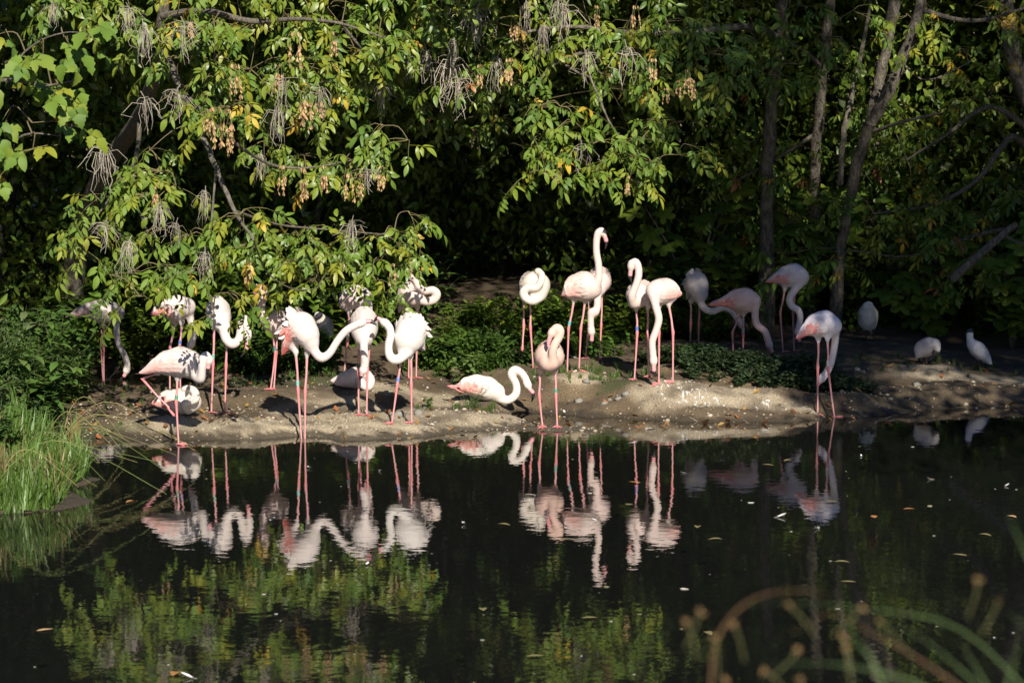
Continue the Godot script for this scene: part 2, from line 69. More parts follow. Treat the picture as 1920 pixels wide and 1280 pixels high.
const LEFT_CLUMPS := [
	[-2.43,1.33,-28.40,0.16,0.07,0.30,4.00,1], [-1.71,1.44,-28.40,0.17,0.07,0.30,4.00,0], [-1.04,1.55,-28.40,0.15,0.09,0.30,4.00,0], [-2.06,1.35,-28.40,0.13,0.06,0.30,3.00,1], [-1.20,1.43,-28.40,0.13,0.07,0.30,3.00,0], [-3.16,4.29,-27.40,0.28,0.18,0.30,19.00,1],
	[-2.63,4.28,-27.20,0.28,0.18,0.30,19.00,1], [-2.24,4.33,-28.70,0.30,0.19,0.30,19.00,1], [-1.71,4.30,-28.70,0.30,0.19,0.30,19.00,0], [-1.18,4.25,-28.70,0.27,0.19,0.30,17.00,0], [-0.76,4.22,-29.30,0.25,0.16,0.30,13.00,0], [-3.74,4.27,-27.50,0.31,0.18,0.30,21.00,0],
	[-4.27,4.22,-27.60,0.31,0.18,0.30,21.00,0], [-4.42,4.07,-27.60,0.21,0.11,0.30,9.00,0], [-1.48,3.40,-29.30,0.27,0.16,0.30,15.00,0], [-1.82,3.24,-28.70,0.24,0.16,0.30,13.00,0], [-1.09,3.89,-29.10,0.22,0.16,0.30,12.00,0], [-3.19,3.61,-27.60,0.23,0.18,0.30,15.00,0],
	[-3.42,3.86,-27.80,0.18,0.18,0.30,12.00,0], [-3.71,4.04,-27.50,0.26,0.15,0.30,15.00,0], [-3.23,3.96,-27.50,0.23,0.23,0.30,20.00,1], [-2.84,3.96,-27.20,0.26,0.23,0.30,22.00,1], [-2.62,3.96,-28.70,0.27,0.24,0.30,22.00,1], [-2.30,4.04,-28.70,0.27,0.22,0.30,20.00,1],
	[-1.98,3.99,-28.70,0.27,0.22,0.30,20.00,1], [-2.84,3.60,-27.20,0.26,0.20,0.30,20.00,0], [-2.63,3.51,-28.70,0.30,0.22,0.30,22.00,0], [-2.23,3.61,-28.50,0.29,0.21,0.30,22.00,0], [-1.98,3.40,-28.70,0.24,0.19,0.30,15.00,1], [-1.62,3.99,-28.90,0.24,0.19,0.30,15.00,0],
	[-1.28,3.88,-28.70,0.24,0.22,0.30,18.00,0], [-1.71,3.72,-28.70,0.24,0.16,0.30,13.00,0], [-2.67,3.15,-27.00,0.28,0.23,0.30,24.00,1], [-2.47,3.13,-28.70,0.27,0.22,0.30,20.00,1], [-2.09,3.19,-28.70,0.22,0.22,0.30,16.00,1], [-2.90,3.25,-27.20,0.18,0.18,0.30,12.00,0],
	[-1.91,3.56,-28.50,0.32,0.16,0.30,18.00,0], [-1.27,2.95,-28.30,0.27,0.12,0.30,11.00,0], [-1.03,2.81,-28.20,0.22,0.11,0.30,8.00,0], [-1.48,2.82,-28.30,0.21,0.13,0.30,10.00,0], [-1.65,2.63,-28.40,0.21,0.12,0.30,9.00,0], [-2.14,2.65,-28.60,0.27,0.13,0.30,12.00,1],
	[-1.81,2.50,-28.40,0.24,0.13,0.30,11.00,1], [-1.38,2.61,-28.30,0.27,0.12,0.30,11.00,1], [-2.47,2.79,-28.70,0.24,0.15,0.30,12.00,1], [-3.50,2.73,-27.50,0.26,0.13,0.30,12.00,0], [-3.37,2.53,-27.30,0.23,0.15,0.30,13.00,0], [-3.63,2.48,-27.30,0.20,0.18,0.30,14.00,0],
	[-3.86,2.29,-27.10,0.23,0.15,0.30,13.00,0], [-4.05,2.09,-27.00,0.15,0.11,0.30,6.00,0], [-3.50,2.29,-27.10,0.23,0.15,0.30,13.00,1], [-3.21,2.39,-27.20,0.13,0.18,0.30,9.00,0], [-4.09,1.94,-26.90,0.15,0.11,0.30,6.00,0], [-4.03,1.76,-26.80,0.16,0.12,0.30,8.00,0],
	[-3.76,1.94,-26.90,0.18,0.14,0.30,10.00,0], [-3.33,1.99,-26.90,0.23,0.16,0.30,14.00,0], [-3.04,1.95,-26.80,0.21,0.16,0.30,13.00,0], [-2.55,2.15,-26.70,0.25,0.16,0.30,16.00,0], [-2.46,1.96,-28.50,0.27,0.20,0.30,19.00,0], [-2.13,1.86,-28.40,0.29,0.20,0.30,21.00,0],
	[-2.61,1.75,-28.40,0.29,0.21,0.30,22.00,1], [-1.82,1.91,-28.50,0.27,0.17,0.30,16.00,0], [-1.49,1.89,-28.40,0.27,0.16,0.30,15.00,0], [-1.18,1.91,-28.50,0.22,0.17,0.30,13.00,0], [-1.05,2.09,-28.60,0.15,0.15,0.30,8.00,0], [-0.92,1.74,-28.40,0.14,0.10,0.30,5.00,0],
	[-1.28,1.66,-28.30,0.24,0.13,0.30,11.00,1], [-1.64,1.62,-28.20,0.26,0.15,0.30,14.00,1], [-1.96,1.63,-28.20,0.26,0.15,0.30,14.00,1], [-2.20,1.58,-28.20,0.24,0.13,0.30,11.00,1], [-1.38,1.45,-28.20,0.16,0.13,0.30,7.00,0], [-1.26,1.30,-28.20,0.05,0.05,0.30,3.00,0],
	[-3.53,1.63,-26.50,0.22,0.11,0.30,9.00,0], [-3.20,1.69,-26.30,0.21,0.14,0.30,12.00,1], [-3.44,1.41,-26.20,0.14,0.12,0.30,7.00,1], [-2.85,1.65,-26.20,0.20,0.13,0.30,10.00,1], [-2.62,1.46,-26.00,0.20,0.12,0.30,9.00,0], [-2.73,1.27,-26.00,0.14,0.08,0.30,4.00,0],
	[-2.50,1.27,-26.00,0.11,0.08,0.30,3.00,0], [-3.72,1.61,-26.20,0.11,0.05,0.30,3.00,0], [-1.91,1.45,-28.20,0.19,0.07,0.30,5.00,0],
]
const CENTRE_CLUMPS := [
	[0.28,3.13,-29.50,0.22,0.12,0.35,8.00,0], [0.50,3.13,-29.50,0.25,0.15,0.35,12.00,0], [0.14,3.04,-29.50,0.15,0.10,0.35,5.00,0], [0.66,2.96,-29.50,0.28,0.15,0.35,13.00,0], [0.44,2.85,-29.60,0.28,0.16,0.35,13.00,1], [0.22,2.80,-29.50,0.18,0.12,0.35,7.00,0],
	[0.27,2.46,-29.50,0.14,0.14,0.35,6.00,0], [0.83,2.74,-29.50,0.28,0.15,0.35,13.00,0], [1.05,2.63,-29.50,0.28,0.15,0.35,13.00,0], [0.55,2.63,-29.60,0.28,0.16,0.35,13.00,1], [0.77,2.49,-29.50,0.28,0.14,0.35,12.00,0], [1.32,2.77,-29.50,0.28,0.15,0.35,13.00,0],
	[1.22,2.38,-29.50,0.23,0.13,0.35,9.00,0], [1.49,2.49,-29.50,0.22,0.14,0.35,10.00,0], [1.71,2.63,-29.50,0.20,0.14,0.35,9.00,0], [1.83,2.73,-29.50,0.11,0.10,0.35,3.00,0], [1.56,2.96,-29.80,0.22,0.12,0.35,8.00,0], [0.79,4.07,-30.20,0.34,0.23,0.35,22.00,1],
	[1.24,4.02,-30.20,0.34,0.23,0.35,22.00,0], [1.62,4.01,-30.00,0.34,0.23,0.35,22.00,0], [1.96,3.96,-30.00,0.28,0.23,0.35,18.00,0], [1.73,3.73,-29.90,0.34,0.22,0.35,22.00,0], [2.06,3.68,-29.90,0.28,0.20,0.35,16.00,0], [2.34,3.51,-29.80,0.22,0.15,0.35,10.00,0],
	[1.35,3.71,-30.20,0.31,0.20,0.35,18.00,0], [2.01,3.40,-29.90,0.28,0.18,0.35,15.00,1], [0.91,3.74,-30.40,0.34,0.20,0.35,19.00,0], [1.51,3.43,-30.00,0.28,0.16,0.35,13.00,1], [1.90,3.26,-29.90,0.20,0.11,0.35,7.00,1], [1.13,3.37,-30.20,0.28,0.17,0.35,14.00,1],
	[0.57,3.85,-30.40,0.29,0.20,0.35,16.00,0], [-1.01,4.07,-30.00,0.34,0.23,0.35,22.00,1], [-0.61,4.35,-30.00,0.39,0.17,0.35,19.00,1], [0.00,4.35,-30.00,0.39,0.17,0.35,19.00,1], [0.67,4.35,-30.20,0.40,0.17,0.35,19.00,0], [1.35,4.35,-30.20,0.40,0.17,0.35,19.00,0],
	[-0.17,4.01,-29.90,0.34,0.22,0.35,22.00,1], [0.11,3.73,-29.90,0.34,0.22,0.35,22.00,1], [-0.34,3.68,-30.00,0.34,0.23,0.35,22.00,1], [-0.56,4.06,-29.80,0.28,0.17,0.35,14.00,0], [-0.06,3.34,-30.20,0.34,0.18,0.35,18.00,1], [-0.54,3.34,-32.00,0.30,0.19,0.35,15.00,2],
	[-0.97,3.10,-32.50,0.30,0.20,0.35,15.00,2], [-0.61,2.94,-32.60,0.31,0.18,0.35,14.00,2], [-0.18,2.95,-32.40,0.30,0.18,0.35,14.00,2], [-1.07,3.64,-31.80,0.24,0.18,0.35,11.00,2], [-0.83,4.01,-29.80,0.28,0.17,0.35,14.00,0], [-1.54,3.52,-31.80,0.27,0.18,0.35,12.00,2],
	[-1.26,3.22,-32.20,0.24,0.18,0.35,11.00,2],
]
const RIGHT_CLUMPS := [
	[3.12,3.94,-32.20,0.30,0.24,0.50,11.00,2], [3.54,3.88,-32.20,0.30,0.24,0.50,11.00,2], [2.76,3.82,-32.20,0.30,0.24,0.50,11.00,2], [3.78,3.76,-32.20,0.18,0.22,0.50,6.00,2], [3.25,3.58,-32.20,0.30,0.17,0.50,8.00,2], [2.89,3.46,-32.20,0.27,0.15,0.50,6.00,2],
	[3.61,3.52,-32.20,0.24,0.15,0.50,6.00,2], [2.58,3.94,-32.20,0.24,0.24,0.50,9.00,2], [2.64,4.24,-32.20,0.30,0.18,0.50,8.00,2], [3.24,4.24,-32.20,0.30,0.18,0.50,8.00,2], [3.84,4.18,-32.20,0.30,0.18,0.50,8.00,2], [2.69,2.98,-34.30,0.32,0.26,0.50,11.00,2],
	[2.96,2.76,-34.40,0.32,0.26,0.50,11.00,2], [2.65,2.50,-34.50,0.32,0.26,0.50,11.00,2], [2.76,2.28,-33.50,0.31,0.25,0.50,11.00,2], [2.55,1.81,-34.00,0.32,0.26,0.50,11.00,2], [3.38,2.65,-33.50,0.28,0.25,0.50,10.00,2], [3.26,2.28,-33.50,0.28,0.25,0.50,10.00,2],
	[3.44,1.75,-34.00,0.32,0.26,0.50,11.00,2], [3.06,1.81,-34.00,0.32,0.26,0.50,11.00,2],
]
const YELLOW_CLUMPS := [
	[4.50,4.13,-32.60,0.28,0.15,0.50,5.00,3], [4.86,4.01,-32.60,0.28,0.17,0.50,6.00,3], [4.62,3.82,-32.60,0.21,0.13,0.50,3.00,3], [5.11,3.76,-32.60,0.28,0.17,0.50,6.00,3], [5.41,4.07,-32.60,0.31,0.18,0.50,7.00,3], [5.59,3.79,-32.60,0.24,0.18,0.50,5.00,3],
	[4.93,3.58,-32.60,0.24,0.12,0.50,4.00,3], [5.28,4.25,-32.60,0.37,0.15,0.50,7.00,3], [5.71,4.19,-32.60,0.24,0.18,0.50,5.00,3], [4.74,4.25,-32.60,0.24,0.12,0.50,4.00,3],
]
const FAR_CLUMPS := [
	[5.24,1.59,-34.95,0.36,0.28,0.60,12.00,3], [5.34,1.23,-33.26,0.34,0.26,0.60,12.00,2], [6.29,1.83,-35.18,0.36,0.28,0.60,12.00,2], [4.66,2.90,-34.40,0.35,0.27,0.60,12.00,2], [4.16,1.14,-34.88,0.36,0.27,0.60,12.00,2], [5.70,3.17,-34.56,0.36,0.27,0.60,12.00,2],
	[3.17,1.33,-33.66,0.35,0.27,0.60,12.00,2], [6.17,1.32,-33.84,0.35,0.27,0.60,12.00,3], [4.79,1.82,-33.65,0.35,0.27,0.60,12.00,3], [5.49,0.99,-35.17,0.36,0.28,0.60,12.00,2], [4.22,3.11,-33.52,0.35,0.26,0.60,12.00,2], [4.01,2.03,-33.21,0.34,0.26,0.60,12.00,2],
	[4.34,2.72,-35.00,0.36,0.28,0.60,12.00,2], [4.24,2.28,-34.75,0.36,0.27,0.60,12.00,2], [6.30,3.47,-34.85,0.36,0.27,0.60,12.00,3], [3.25,1.52,-34.01,0.35,0.27,0.60,12.00,2], [3.71,1.12,-33.63,0.35,0.26,0.60,12.00,3], [6.04,1.13,-33.96,0.35,0.27,0.60,12.00,2],
	[4.72,1.59,-33.44,0.34,0.26,0.60,12.00,2], [5.52,1.38,-33.28,0.34,0.26,0.60,12.00,3], [5.06,1.20,-33.95,0.35,0.27,0.60,12.00,3], [4.83,2.74,-33.90,0.35,0.27,0.60,12.00,2], [5.24,1.02,-33.56,0.35,0.26,0.60,12.00,2], [6.22,2.17,-34.09,0.35,0.27,0.60,12.00,2],
	[5.04,1.41,-34.20,0.35,0.27,0.60,12.00,2], [3.29,1.24,-33.27,0.34,0.26,0.60,12.00,2], [5.87,3.19,-34.81,0.36,0.27,0.60,12.00,3], [5.04,1.56,-33.43,0.34,0.26,0.60,12.00,2], [3.63,1.39,-33.85,0.35,0.27,0.60,12.00,2], [6.50,1.28,-35.35,0.36,0.28,0.60,12.00,2],
	[4.72,1.66,-34.25,0.35,0.27,0.60,12.00,2], [4.41,3.16,-34.03,0.35,0.27,0.60,12.00,3], [6.18,1.92,-34.30,0.35,0.27,0.60,12.00,2], [5.59,1.32,-33.99,0.35,0.27,0.60,12.00,3], [5.67,1.73,-34.66,0.36,0.27,0.60,12.00,3], [4.28,1.75,-33.82,0.35,0.27,0.60,12.00,2],
	[5.52,1.78,-33.85,0.35,0.27,0.60,12.00,3], [5.06,2.08,-33.23,0.34,0.26,0.60,12.00,2], [3.98,1.81,-34.22,0.35,0.27,0.60,12.00,3], [5.17,1.50,-33.97,0.35,0.27,0.60,12.00,2], [5.45,1.42,-33.97,0.35,0.27,0.60,12.00,3], [6.08,1.71,-35.35,0.36,0.28,0.60,12.00,3],
	[4.71,2.20,-33.57,0.35,0.26,0.60,12.00,3], [6.18,2.29,-34.72,0.36,0.27,0.60,12.00,2], [5.55,3.08,-34.92,0.36,0.27,0.60,12.00,2], [5.30,2.44,-34.57,0.36,0.27,0.60,12.00,3], [5.03,1.73,-33.26,0.34,0.26,0.60,12.00,2], [4.49,1.89,-33.68,0.35,0.27,0.60,12.00,2],
	[5.13,3.42,-34.24,0.35,0.27,0.60,12.00,2], [4.10,3.07,-33.63,0.35,0.26,0.60,12.00,2], [4.68,2.55,-34.55,0.36,0.27,0.60,12.00,2], [3.83,1.28,-33.20,0.34,0.26,0.60,12.00,2], [3.55,1.41,-34.02,0.35,0.27,0.60,12.00,2],
]
const MAPLE_CLUMPS := [
	[-3.69,3.40,-21.50,0.17,0.14,0.30,5.00,0], [-3.49,3.48,-21.50,0.16,0.14,0.30,5.00,0], [-3.37,3.72,-21.50,0.14,0.14,0.30,4.00,0], [-3.21,3.72,-21.50,0.12,0.14,0.30,4.00,0], [-3.62,3.08,-21.50,0.16,0.12,0.30,4.00,3], [-3.78,2.88,-21.50,0.12,0.14,0.30,4.00,3],
	[-3.41,3.32,-21.50,0.14,0.14,0.30,4.00,0], [-3.53,3.60,-21.50,0.16,0.12,0.30,4.00,1], [-3.29,3.44,-21.50,0.10,0.14,0.30,3.00,0], [-3.62,2.88,-21.50,0.14,0.12,0.30,4.00,3], [-3.42,2.92,-21.50,0.10,0.10,0.30,3.00,3], [-3.78,3.20,-21.50,0.10,0.12,0.30,3.00,0],
	[-3.81,3.76,-21.50,0.05,0.14,0.30,3.00,0], [-3.82,2.72,-21.50,0.07,0.08,0.30,3.00,0], [-3.83,3.52,-21.50,0.08,0.08,0.30,3.00,0],
]
const LEFT_STRANDS := [
	[-4.33,4.11,-27.00,0.21], [-3.58,4.07,-26.70,0.25], [-3.44,3.90,-26.70,0.38], [-3.06,3.92,-26.70,0.40], [-3.44,3.23,-26.70,0.38], [-3.14,3.30,-26.70,0.30],
	[-3.83,2.78,-26.60,0.40], [-3.79,2.07,-26.40,0.30], [-3.27,2.24,-26.40,0.30], [-3.12,2.08,-26.40,0.27], [-2.87,2.36,-26.60,0.27], [-2.24,3.40,-27.90,0.37],
	[-1.88,3.32,-27.90,0.31], [-2.29,3.14,-27.90,0.42], [-2.48,2.66,-28.20,0.26], [-2.80,1.83,-25.90,0.32], [-1.55,2.04,-27.50,0.31], [-3.54,1.91,-26.20,0.34],
	[-1.41,2.52,-27.80,0.23],
]
const CENTRE_STRANDS := [
	[-1.07,3.65,-29.40,0.30], [-0.88,3.70,-29.40,0.41], [-0.63,3.62,-29.40,0.50], [-0.55,3.40,-29.40,0.41], [-0.38,4.11,-29.40,0.44], [-1.35,3.37,-29.40,0.36],
	[-0.60,3.81,-29.40,0.28], [-0.16,3.62,-29.40,0.36], [0.14,4.19,-29.40,0.30], [0.47,4.22,-29.40,0.33], [0.33,3.95,-29.40,0.30], [1.18,3.73,-29.40,0.44],
	[0.77,3.67,-29.40,0.33], [0.72,2.74,-29.40,0.33], [0.55,4.16,-29.40,0.39],
]
const LEFT_KEYS := [
	[-2.78,3.15,-26.60,0.37], [-2.66,3.13,-26.60,0.35], [-2.86,3.13,-26.60,0.25], [-2.25,2.57,-27.90,0.31], [-2.04,2.54,-27.90,0.37], [-1.88,2.57,-27.90,0.31],
	[-1.59,2.49,-27.80,0.26], [-1.48,2.49,-27.80,0.26], [-1.26,2.57,-27.80,0.23], [-1.99,3.35,-28.00,0.37], [-1.91,3.30,-28.00,0.32], [-3.36,2.41,-26.60,0.20],
	[-2.58,3.55,-26.60,0.30], [-1.78,3.87,-28.10,0.26], [-3.02,4.05,-27.00,0.30], [-2.11,3.87,-28.00,0.32], [-1.16,1.63,-27.50,0.21], [-0.98,1.65,-27.50,0.15],
	[-3.23,1.50,-26.00,0.22], [-2.53,1.65,-27.50,0.21], [-2.64,2.95,-26.60,0.30], [-2.25,3.56,-28.00,0.29],
]
const CENTRE_KEYS := [
	[0.41,2.66,-29.30,0.25], [1.59,3.32,-29.30,0.19], [1.78,3.51,-29.30,0.27], [1.86,3.40,-29.30,0.22], [1.45,3.62,-29.30,0.22], [-0.41,2.87,-31.50,0.24],
	[-0.03,3.62,-29.30,0.27], [0.87,4.16,-29.30,0.25], [1.26,4.16,-29.30,0.25], [1.21,2.42,-29.30,0.19], [0.49,2.53,-29.30,0.22], [0.00,4.05,-29.30,0.27],
	[-0.33,3.56,-29.30,0.25], [1.70,3.40,-29.30,0.22],
]
const LEFT_LIMBS := [
	[[-5.53,0.45,-35.00,0.130], [-5.17,1.62,-34.00,0.120], [-4.59,2.49,-32.50,0.100], [-3.98,3.00,-30.50,0.085], [-3.55,3.61,-28.80,0.060], [-3.44,4.08,-28.20,0.055], [-3.35,5.12,-28.20,0.050]],
	[[-3.49,3.69,-28.50,0.050], [-3.22,3.30,-27.80,0.035], [-2.95,2.81,-27.40,0.028], [-2.83,2.56,-27.20,0.025], [-2.63,2.16,-27.00,0.020], [-2.43,1.90,-26.70,0.012]],
	[[-3.44,4.03,-28.20,0.045], [-3.00,4.07,-27.80,0.035], [-2.49,3.96,-27.30,0.030], [-2.10,4.00,-28.20,0.022], [-1.70,3.96,-28.50,0.016], [-1.28,3.82,-28.60,0.010]],
	[[-3.22,3.30,-27.80,0.025], [-2.75,2.89,-27.20,0.020], [-2.45,2.62,-27.80,0.016], [-2.21,2.54,-28.10,0.014], [-1.90,2.55,-28.20,0.010], [-1.37,2.66,-28.20,0.007]],
	[[-1.70,3.96,-28.50,0.015], [-1.45,3.67,-28.80,0.014], [-1.10,3.59,-29.40,0.014], [-0.88,3.63,-29.60,0.012], [-0.64,3.75,-29.80,0.012], [-0.42,3.98,-29.80,0.010], [-0.21,4.15,-29.80,0.007]],
	[[-0.71,3.72,-29.70,0.009], [-0.68,3.95,-29.70,0.007], [-0.62,4.20,-29.70,0.004]],
	[[-1.01,3.59,-29.40,0.009], [-0.88,3.51,-29.40,0.008], [-0.74,3.47,-29.40,0.007], [-0.60,3.35,-29.40,0.006], [-0.47,3.41,-29.40,0.004]],
	[[-3.97,2.98,-30.40,0.030], [-3.79,2.55,-28.50,0.020], [-3.88,2.27,-27.40,0.014], [-4.00,2.04,-27.00,0.008]],
	[[-2.63,2.16,-27.00,0.014], [-2.30,1.99,-27.90,0.012], [-1.86,1.92,-28.30,0.009], [-1.27,1.87,-28.30,0.006]],
	[[-2.43,1.90,-26.70,0.008], [-2.37,1.56,-27.40,0.007], [-2.17,1.37,-27.80,0.006], [-1.95,1.35,-28.00,0.005], [-1.90,1.40,-28.10,0.003]],
	[[-2.83,2.56,-27.20,0.012], [-2.84,2.05,-26.80,0.010], [-2.88,1.67,-26.40,0.008], [-2.75,1.30,-26.10,0.005]],
	[[-4.58,2.49,-32.40,0.020], [-3.69,2.08,-28.20,0.014], [-3.37,1.75,-26.80,0.010], [-3.17,1.57,-26.40,0.006]],
]
const CENTRE_LIMBS := [
	[[3.03,0.81,-33.80,0.085], [3.02,1.70,-33.70,0.080], [3.02,2.46,-33.60,0.078], [3.05,3.21,-33.40,0.075], [3.10,3.83,-33.20,0.072], [3.11,4.32,-33.00,0.068], [3.13,5.29,-33.00,0.060]],
	[[3.10,3.89,-33.20,0.050], [2.64,4.00,-32.20,0.040], [1.97,3.92,-31.00,0.034], [1.24,3.90,-30.20,0.028], [0.56,3.96,-30.00,0.020], [-0.17,3.84,-29.90,0.010]],
	[[1.24,3.90,-30.20,0.020], [0.90,3.74,-30.10,0.022], [0.45,3.57,-30.10,0.020], [0.17,3.23,-29.80,0.012]],
	[[0.45,3.62,-30.10,0.014], [0.73,3.46,-30.00,0.014], [0.83,3.39,-29.80,0.012], [1.05,2.90,-29.60,0.010], [1.33,2.63,-29.50,0.006]],
]
const RIGHT_LIMBS := [
	[[3.61,0.76,-34.40,0.075], [3.63,1.80,-34.20,0.070], [3.64,2.70,-34.00,0.066], [3.67,3.46,-33.70,0.062], [3.71,4.21,-33.40,0.058], [3.75,5.25,-33.40,0.052]],
	[[3.67,3.53,-33.70,0.030], [3.32,3.77,-33.00,0.025], [2.91,3.88,-32.50,0.015]],
	[[3.64,2.77,-34.00,0.030], [3.10,2.45,-33.80,0.020], [2.65,2.21,-33.70,0.012]],
]
const YELLOW_LIMBS := [
	[[3.80,0.31,-33.60,0.070], [3.87,1.33,-33.50,0.066], [3.96,1.97,-33.40,0.062], [4.05,2.50,-33.20,0.075], [4.16,2.90,-33.00,0.055]],
	[[4.14,2.81,-33.10,0.070], [4.21,3.15,-33.05,0.066], [4.29,3.58,-33.00,0.062], [4.40,4.26,-33.00,0.075], [4.48,5.17,-33.00,0.060]],
	[[4.16,2.90,-33.00,0.070], [4.29,3.19,-32.80,0.066], [4.47,3.64,-32.70,0.066], [4.63,4.19,-32.60,0.062], [4.76,5.09,-32.60,0.060]],
	[[4.20,2.81,-33.00,0.025], [4.45,2.92,-32.60,0.020], [4.88,3.03,-32.40,0.012]],
	[[4.63,4.22,-32.60,0.035], [4.91,4.12,-32.50,0.032], [5.19,4.07,-32.40,0.028], [5.49,4.11,-32.40,0.022], [5.88,4.24,-32.40,0.016]],
	[[3.85,2.18,-33.40,0.040], [3.89,2.84,-33.30,0.038], [4.00,3.34,-33.40,0.032], [4.15,3.90,-33.60,0.025], [4.28,4.72,-33.80,0.020]],
	[[4.47,3.61,-32.80,0.015], [4.75,3.40,-32.60,0.012], [5.29,3.64,-32.60,0.006]],
]
const FAR_LIMBS := [
	[[6.66,0.23,-34.50,0.150], [6.50,1.67,-34.30,0.140], [6.30,2.77,-34.00,0.120], [5.93,3.71,-33.80,0.100], [5.78,4.96,-33.80,0.080]],
	[[6.39,2.26,-34.10,0.050], [5.91,2.74,-33.60,0.040], [5.51,2.28,-33.40,0.030], [4.99,1.97,-33.30,0.020], [4.23,1.85,-33.20,0.010]],
	[[6.30,2.70,-34.00,0.050], [5.65,3.09,-33.60,0.030], [5.14,2.78,-33.50,0.020], [4.63,2.47,-33.40,0.012]],
	[[6.48,1.61,-34.20,0.050], [5.80,1.64,-33.60,0.030], [5.28,1.52,-33.50,0.020], [4.66,1.33,-33.50,0.012], [4.03,1.40,-33.50,0.008]],
]
const MAPLE_LIMBS := [
	[[-5.62,-0.05,-21.50,0.160], [-5.42,1.59,-21.50,0.140], [-5.07,3.00,-21.50,0.100], [-4.65,3.76,-21.50,0.060]],
	[[-5.15,2.80,-21.50,0.050], [-4.46,3.28,-21.50,0.030], [-3.85,3.40,-21.50,0.018], [-3.53,3.36,-21.50,0.010], [-3.29,3.40,-21.50,0.005]],
	[[-4.46,3.28,-21.50,0.020], [-3.94,2.96,-21.50,0.012], [-3.62,3.00,-21.50,0.008], [-3.42,2.98,-21.50,0.004]],
	[[-3.85,3.40,-21.50,0.010], [-3.61,3.66,-21.50,0.008], [-3.33,3.76,-21.50,0.005], [-3.09,3.71,-21.50,0.003]],
]
const DEEP_CLUMPS := [
	[2.37,4.42,-32.52,0.37,0.26,0.50,13.00,2], [1.11,3.31,-32.58,0.37,0.26,0.50,13.00,2], [1.38,2.80,-33.05,0.37,0.26,0.50,13.00,2], [0.59,4.02,-32.88,0.37,0.26,0.50,13.00,2], [2.82,3.76,-34.22,0.39,0.27,0.50,13.00,2], [2.48,3.35,-32.82,0.37,0.26,0.50,13.00,2],
	[2.77,3.53,-33.13,0.37,0.26,0.50,13.00,2], [0.15,2.62,-33.28,0.37,0.26,0.50,13.00,2], [0.02,3.56,-32.54,0.37,0.26,0.50,13.00,2], [1.34,3.63,-32.89,0.37,0.26,0.50,13.00,2], [1.94,2.93,-32.33,0.36,0.25,0.50,13.00,2], [1.02,3.96,-34.17,0.38,0.27,0.50,13.00,2],
]
const INNER_CLUMPS := [
	[-1.94,4.16,-30.09,0.34,0.24,0.50,10.00,2], [-3.17,3.48,-30.92,0.35,0.24,0.50,10.00,2], [-1.11,3.71,-30.63,0.34,0.24,0.50,10.00,2], [-1.77,3.77,-29.28,0.33,0.23,0.50,10.00,2], [-2.07,3.51,-30.91,0.35,0.24,0.50,10.00,2], [-0.46,3.44,-29.70,0.33,0.23,0.50,10.00,2],
]
const STONES := [
	[-1.11,-27.8,0.075], [-0.922,-27.9,0.06], [-0.861,-28.4,0.035], [0.683,-29.1,0.05], [0.77,-29.4,0.04], [0.945,-28.9,0.035], [1.09,-28.9,0.04], [1.16,-28.9,0.045],
	[1,-29,0.025], [-4.9,-30.2,0.07], [3.74,-30.7,0.045], [3.8,-30.6,0.035], [3.42,-29.3,0.03], [3.93,-29.3,0.025], [4.31,-30.1,0.05], [3.74,-29,0.022],
	[3.86,-29.6,0.02], [4.14,-29.4,0.02], [-0.425,-28.3,0.03], [1.25,-29.7,0.05],
]
const FLOATERS := [
	[2.11,-22,0.07], [2.31,-21.4,0.06], [-1.78,-24.8,0.05], [-1.86,-16,0.07], [-0.368,-21.6,0.06], [0.639,-21.8,0.045], [1.15,-26.5,0.06], [-1.02,-19.8,0.05],
	[-1.15,-24.6,0.04], [1.48,-24.5,0.04], [4.17,-23.7,0.05], [3.57,-24.1,0.05], [0.65,-30.8,0.09], [0.751,-30.2,0.09], [0.535,-28.9,0.06], [-1.86,-24.5,0.03],
	[3.17,-25.6,0.04], [0.175,-23.1,0.03],
]
const FLOAT_LEAVES := [
	[2.83,-22,1], [3.9,-22,2], [3.16,-22.4,1], [-1.94,-16.1,1], [-2.9,-17.4,2], [-3.09,-22.8,1], [0.136,-16.6,0], [-0.0615,-21.6,0],
	[1.04,-23.9,1], [2.34,-19.9,0], [2.29,-19.1,0], [2.48,-25.3,0], [2.27,-25,0], [1.42,-21.5,0], [2.59,-22.8,0], [3.55,-21.1,0],
	[0.397,-20.9,0], [1.51,-20.9,0], [3.22,-20.2,0], [-0.189,-18.1,0], [0.49,-17.8,0], [1.21,-17.3,0],
]
